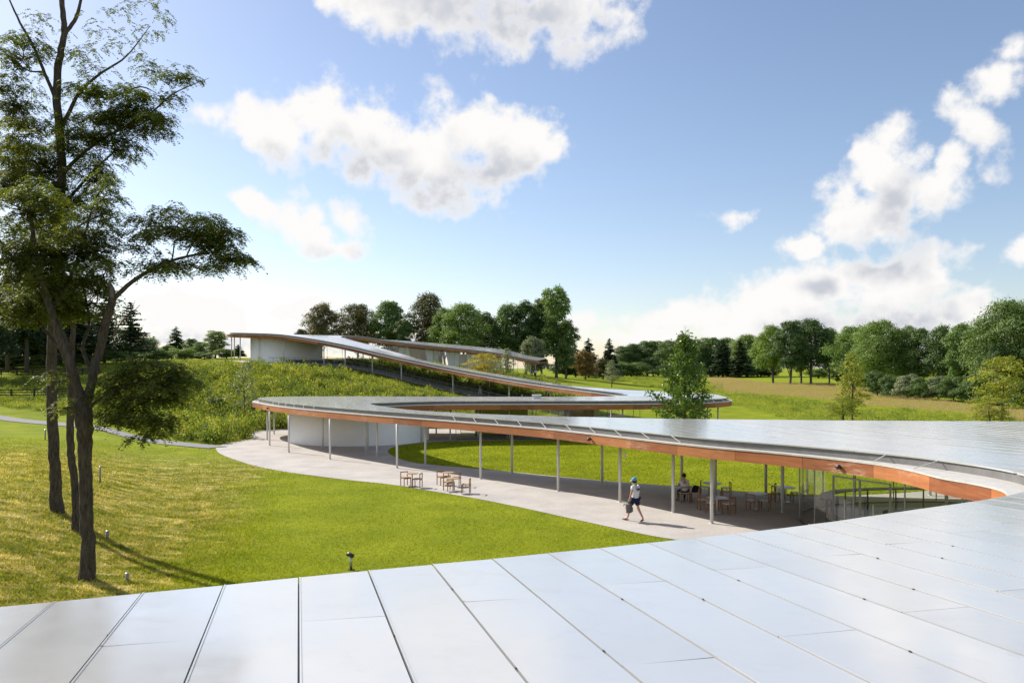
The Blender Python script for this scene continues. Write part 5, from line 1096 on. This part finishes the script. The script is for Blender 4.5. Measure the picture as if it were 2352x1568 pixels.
def person(loc, rz, scale, J, label, top, legs, top_r=1.13, leg_len=.45, hair='hair_dark', cap=None, sandals=False, shoes='black_cloth', long_legs=False, print_=False, long_hair=False, sleeve=.5):
    P = dict(J0); P.update(J); P = {k: Vector(v) for k, v in P.items()}; E = list(EDG); RR = {k: rad(k) for k in P}
    for s in 'lr':
        w, e = P['wr'+s], P['el'+s]; d = (w-e).normalized(); side = Vector((0, 1, 0)) if abs(d.y) < .8 else Vector((0, 0, 1)); pl = w+d*.075; P['pa'+s] = pl; RR['pa'+s] = (.034, .022); E.append(('wr'+s, 'pa'+s))
        inw = Vector((1 if s == 'l' else -1, 0, 0))
        for i, (o_, L_) in enumerate(((-.028,.062),(-.010,.074),(.010,.070),(.027,.055))):
            a, b_ = f'f{i}{s}', f'g{i}{s}'; P[a] = pl+side*o_+d*L_*.55; P[b_] = P[a]+d*L_*.4+inw*.022; RR[a] = (.0095,)*2; RR[b_] = (.008,)*2; E += [('pa'+s, a), (a, b_)]
        P['th'+s] = w+d*.04+side*.045; P['ti'+s] = P['th'+s]+d*.035+side*.008; RR['th'+s] = (.011,)*2; RR['ti'+s] = (.009,)*2; E += [('wr'+s, 'th'+s), ('th'+s, 'ti'+s)]
    me = skin('person', P, E, RR, 'pelvis', 'skin'); o = link('person', me); o.location = loc; o.rotation_euler = (0, 0, rz); o.scale = (scale,)*3; tag(o, label, 'person')
    g = {k: P[k] for k in ('pelvis', 'spine', 'chest')}; g['pelvis'] = P['pelvis']+(P['spine']-P['pelvis'])*.05; g['col'] = P['chest']+(P['neck']-P['chest'])*.72
    er = {'pelvis': (.180,.145), 'spine': (.172,.138), 'chest': (.20,.145), 'col': (.09,.085)}; ee = [('pelvis','spine'),('spine','chest'),('chest','col')]
    for s in 'lr':
        g['sh'+s] = P['sh'+s]; g['up'+s] = P['sh'+s]+(P['el'+s]-P['sh'+s])*sleeve; er['sh'+s] = (.092,)*2; er['up'+s] = (.08,)*2; ee += [('chest','sh'+s),('sh'+s,'up'+s)]
    link('top', skin('top', g, ee, er, 'spine', top), None, o)
    g = {'pelvis': P['pelvis']+Vector((0, 0, .02))}; er = {'pelvis': (.163,.128)}; ee = []
    for s in 'lr':
        g['hi'+s] = P['hi'+s]; er['hi'+s] = (.112,)*2; ee.append(('pelvis','hi'+s)); t_ = P['kn'+s]
        if long_legs:
            g['kn'+s] = t_; g['an'+s] = P['an'+s]; er['kn'+s] = (.074,)*2; er['an'+s] = (.056,)*2; ee += [('hi'+s,'kn'+s),('kn'+s,'an'+s)]
        else:
            g['th'+s] = P['hi'+s]+(t_-P['hi'+s])*.72; er['th'+s] = (.098,)*2; ee.append(('hi'+s,'th'+s))
    link('legwear', skin('legwear', g, ee, er, 'pelvis', legs), None, o)
    hc = (P['headb']+P['headt'])/2+Vector((0, -.02, .045)); m_ = MB()
    prof = [(.088,-.06),(.102,-.02),(.104,.03),(.092,.075),(.062,.108),(.02,.122)] if not cap else [(.08,-.09),(.095,-.05),(.10,0),(.09,.03)]
    if long_hair: prof = [(.085,-.26),(.105,-.16)]+prof
    m_.lathe(hc, prof, 16); link('hair', m_.me('hair', True), hair, o)
    if cap:
        m_ = MB(); m_.lathe(hc+Vector((0, .012, .012)), [(.110,-.012),(.112,.02),(.104,.065),(.075,.105),(.03,.125)], 18); link('cap', m_.me('cap', True), cap, o)
        m_ = MB(); v = []; n_ = 9
        for i in range(n_): a = R(-60+120*i/(n_-1)); v += [hc+Vector((.10*math.sin(a), .012+.10*math.cos(a), .0)), hc+Vector((.085*math.sin(a), .085+.125*math.cos(a)*1.0, -.03)), hc+Vector((.085*math.sin(a), .085+.125*math.cos(a), -.018)), hc+Vector((.10*math.sin(a), .012+.10*math.cos(a), .012))]
        f = [(4*i+j, 4*i+(j+1) % 4, 4*i+4+(j+1) % 4, 4*i+4+j) for i in range(n_-1) for j in range(4)]; m_.add(v, f); link('cap_brim', m_.me('cap_brim'), 'shirt_white', o)
    for s in 'lr':
        a, t_ = P['an'+s], P['to'+s]; d = (t_-a); d.z = 0 if abs(d.z) < .09 else d.z; d.normalize(); mid_ = (a+t_)/2; low = min(a.z-.07, t_.z-.025)
        ax = d.to_track_quat('X', 'Z').to_matrix()
        MB().box(mid_+d*.03+Vector((0, 0, -.055 if sandals else -.035)), (.27, .095, .025 if sandals else .075), ax=ax).build('sandal' if sandals else 'shoe', 'leather' if sandals else shoes, o)
    if print_:
        c = P['chest']; MB().box(c+Vector((.03, -.150, .005)), (.15, .012, .10)).build('shirt_print', 'print_navy', o)
        MB().box(c+Vector((.03, -.157, -.02)), (.11, .004, .012)).build('print_line', 'shirt_white', o)
    return o
# walking man with a bag in his left hand
mx, my = G(1459, 1197); HEAD = face(-.69, .73)
man = person((mx, my, .016), HEAD, 1.02, dict(knl=(-.10,.20,.53), anl=(-.11,.30,.12), tol=(-.12,.47,.07), hil=(-.09,.03,.90), knr=(.10,-.08,.50), anr=(.11,-.32,.13), tor=(.11,-.17,.035), headb=(-.01,.045,1.555), headt=(-.01,.06,1.67), nose=(-.01,.145,1.57),
    ell=(-.24,.02,1.13), wrl=(-.24,.10,.90), elr=(.235,.02,1.13), wrr=(.22,.16,.93)), 'man walking away in white T-shirt, navy shorts and light blue cap', 'shirt_white', 'shorts_navy', cap='cap_blue', sandals=True, print_=True)
def rucksack(loc, rz, mat, label, dims=(.34,.22,.40), tilt=0.0, straps=True):
    bm = bmesh.new(); bmesh.ops.create_cube(bm, size=1.0); bmesh.ops.subdivide_edges(bm, edges=bm.edges[:], cuts=3, use_grid_fill=True)
    for v in bm.verts:
        c = v.co; n_ = c.normalized()*.5; c[:] = c*.55+n_*.5; c.x *= dims[0]*(1.08-.25*(c.z+.5)); c.y *= dims[1]; c.z *= dims[2]; c.x += .02*math.sin(c.z*30); c.y += .015*math.sin(c.x*25+c.z*18)
    me = bpy.data.meshes.new('body'); bm.to_mesh(me); bm.free(); me.shade_smooth(); r = empty('rucksack', loc, rz); r.rotation_euler = (tilt, 0, rz); tag(r, label, 'bag')
    link('body', me, mat, r); MB().box((0, dims[1]*.5, -.06), (.22, .05, .18)).build('pocket', mat, r)
    if straps:
        MB().tube([(-.06,0,.17),(-.05,0,.26),(0,0,.29),(.05,0,.26),(.06,0,.17)], .014, 6).build('carry_handle', 'black_cloth', r)
        MB().tube([(.10,-.09,.15),(.22,-.14,.18),(.34,-.12,.15)], .017, 6).build('strap', 'black_cloth', r); MB().tube([(-.10,-.09,.15),(-.16,-.17,0),(-.12,-.10,-.16)], .017, 6).build('strap', 'black_cloth', r)
    return r
hand = Matrix.Rotation(HEAD, 4, 'Z') @ Vector((-.243*1.02, .125*1.02, 0)); rucksack((mx+hand.x, my+hand.y, .016+.835*1.02-.295), HEAD+R(200), 'bag_grey', 'grey rucksack hanging from the hand of the walking man')
# person sitting at a cafe table
sx_, sy_ = G(1571.5, 1153.5)
sit = dict(pelvis=(0,-.02,.55), spine=(0,-.03,.72), chest=(0,.0,.90), neck=(0,.03,1.07), headb=(0,.06,1.15), headt=(0,.06,1.27), nose=(0,.16,1.18), shl=(-.18,.01,1.01), ell=(-.24,.14,.80), wrl=(-.12,.36,.78), shr=(.18,.01,1.01), elr=(.24,.14,.80), wrr=(.12,.36,.78),
    hil=(-.10,.03,.53), knl=(-.17,.42,.50), anl=(-.16,.44,.09), tol=(-.17,.58,.035), hir=(.10,.03,.53), knr=(.14,.42,.50), anr=(.10,.36,.09), tor=(.11,.50,.035))
person((sx_, sy_, .016), face(-.05, 1), 1.0, sit, 'person in a white top and black trousers sitting at a cafe table', 'shirt_white', 'black_cloth', long_legs=True)
bx_, by_ = G(1597.5, 1153); rucksack((bx_, by_, .64), R(70), 'black_cloth', 'black bag lying on the chair beside the sitting person', (.40,.26,.34), R(12), False)
# people farther away
wx, wy = -8.6, 103.0
rp = np.argmin((c_[:, 0]-(-8.6))**2+(c_[:, 1]-105)**2); wx, wy = (c_[rp])+np.array([.2, -.3])
person((wx, wy, tz(wx, wy)+.165), face(-1, .6), .97, dict(knl=(-.10,.18,.53), anl=(-.1,.22,.10), tol=(-.1,.37,.04), anr=(.1,-.25,.11), tor=(.1,-.10,.04), knr=(.1,-.03,.5)), 'woman in pink top and pale trousers walking up the hill ramp', 'pink_cloth', 'shirt_white', long_legs=True, long_hair=True)
for px, Y, s_, lb, tp in [(1222,150,.98,'left of two grown-ups standing on the far lawn','blue_cloth'),(1229.5,150.5,.98,'right of two grown-ups standing on the far lawn in blue','shirt_white'),(1245,147,.70,'bigger child on the far lawn right of the grown-ups','shirt_white'),(1250.5,147.5,.55,'smallest child on the far lawn in dark clothes','black_cloth')]:
    x = (px-CX)*Y/F; person((x, Y, tz(x, Y)), face(random.uniform(-1, 1), random.uniform(-1, 1)), s_, {}, lb, tp, 'black_cloth' if s_ > .6 else 'blue_cloth', long_legs=s_ > .9)
for o in bpy.data.objects:
    if '_w' in o: del o['_w']
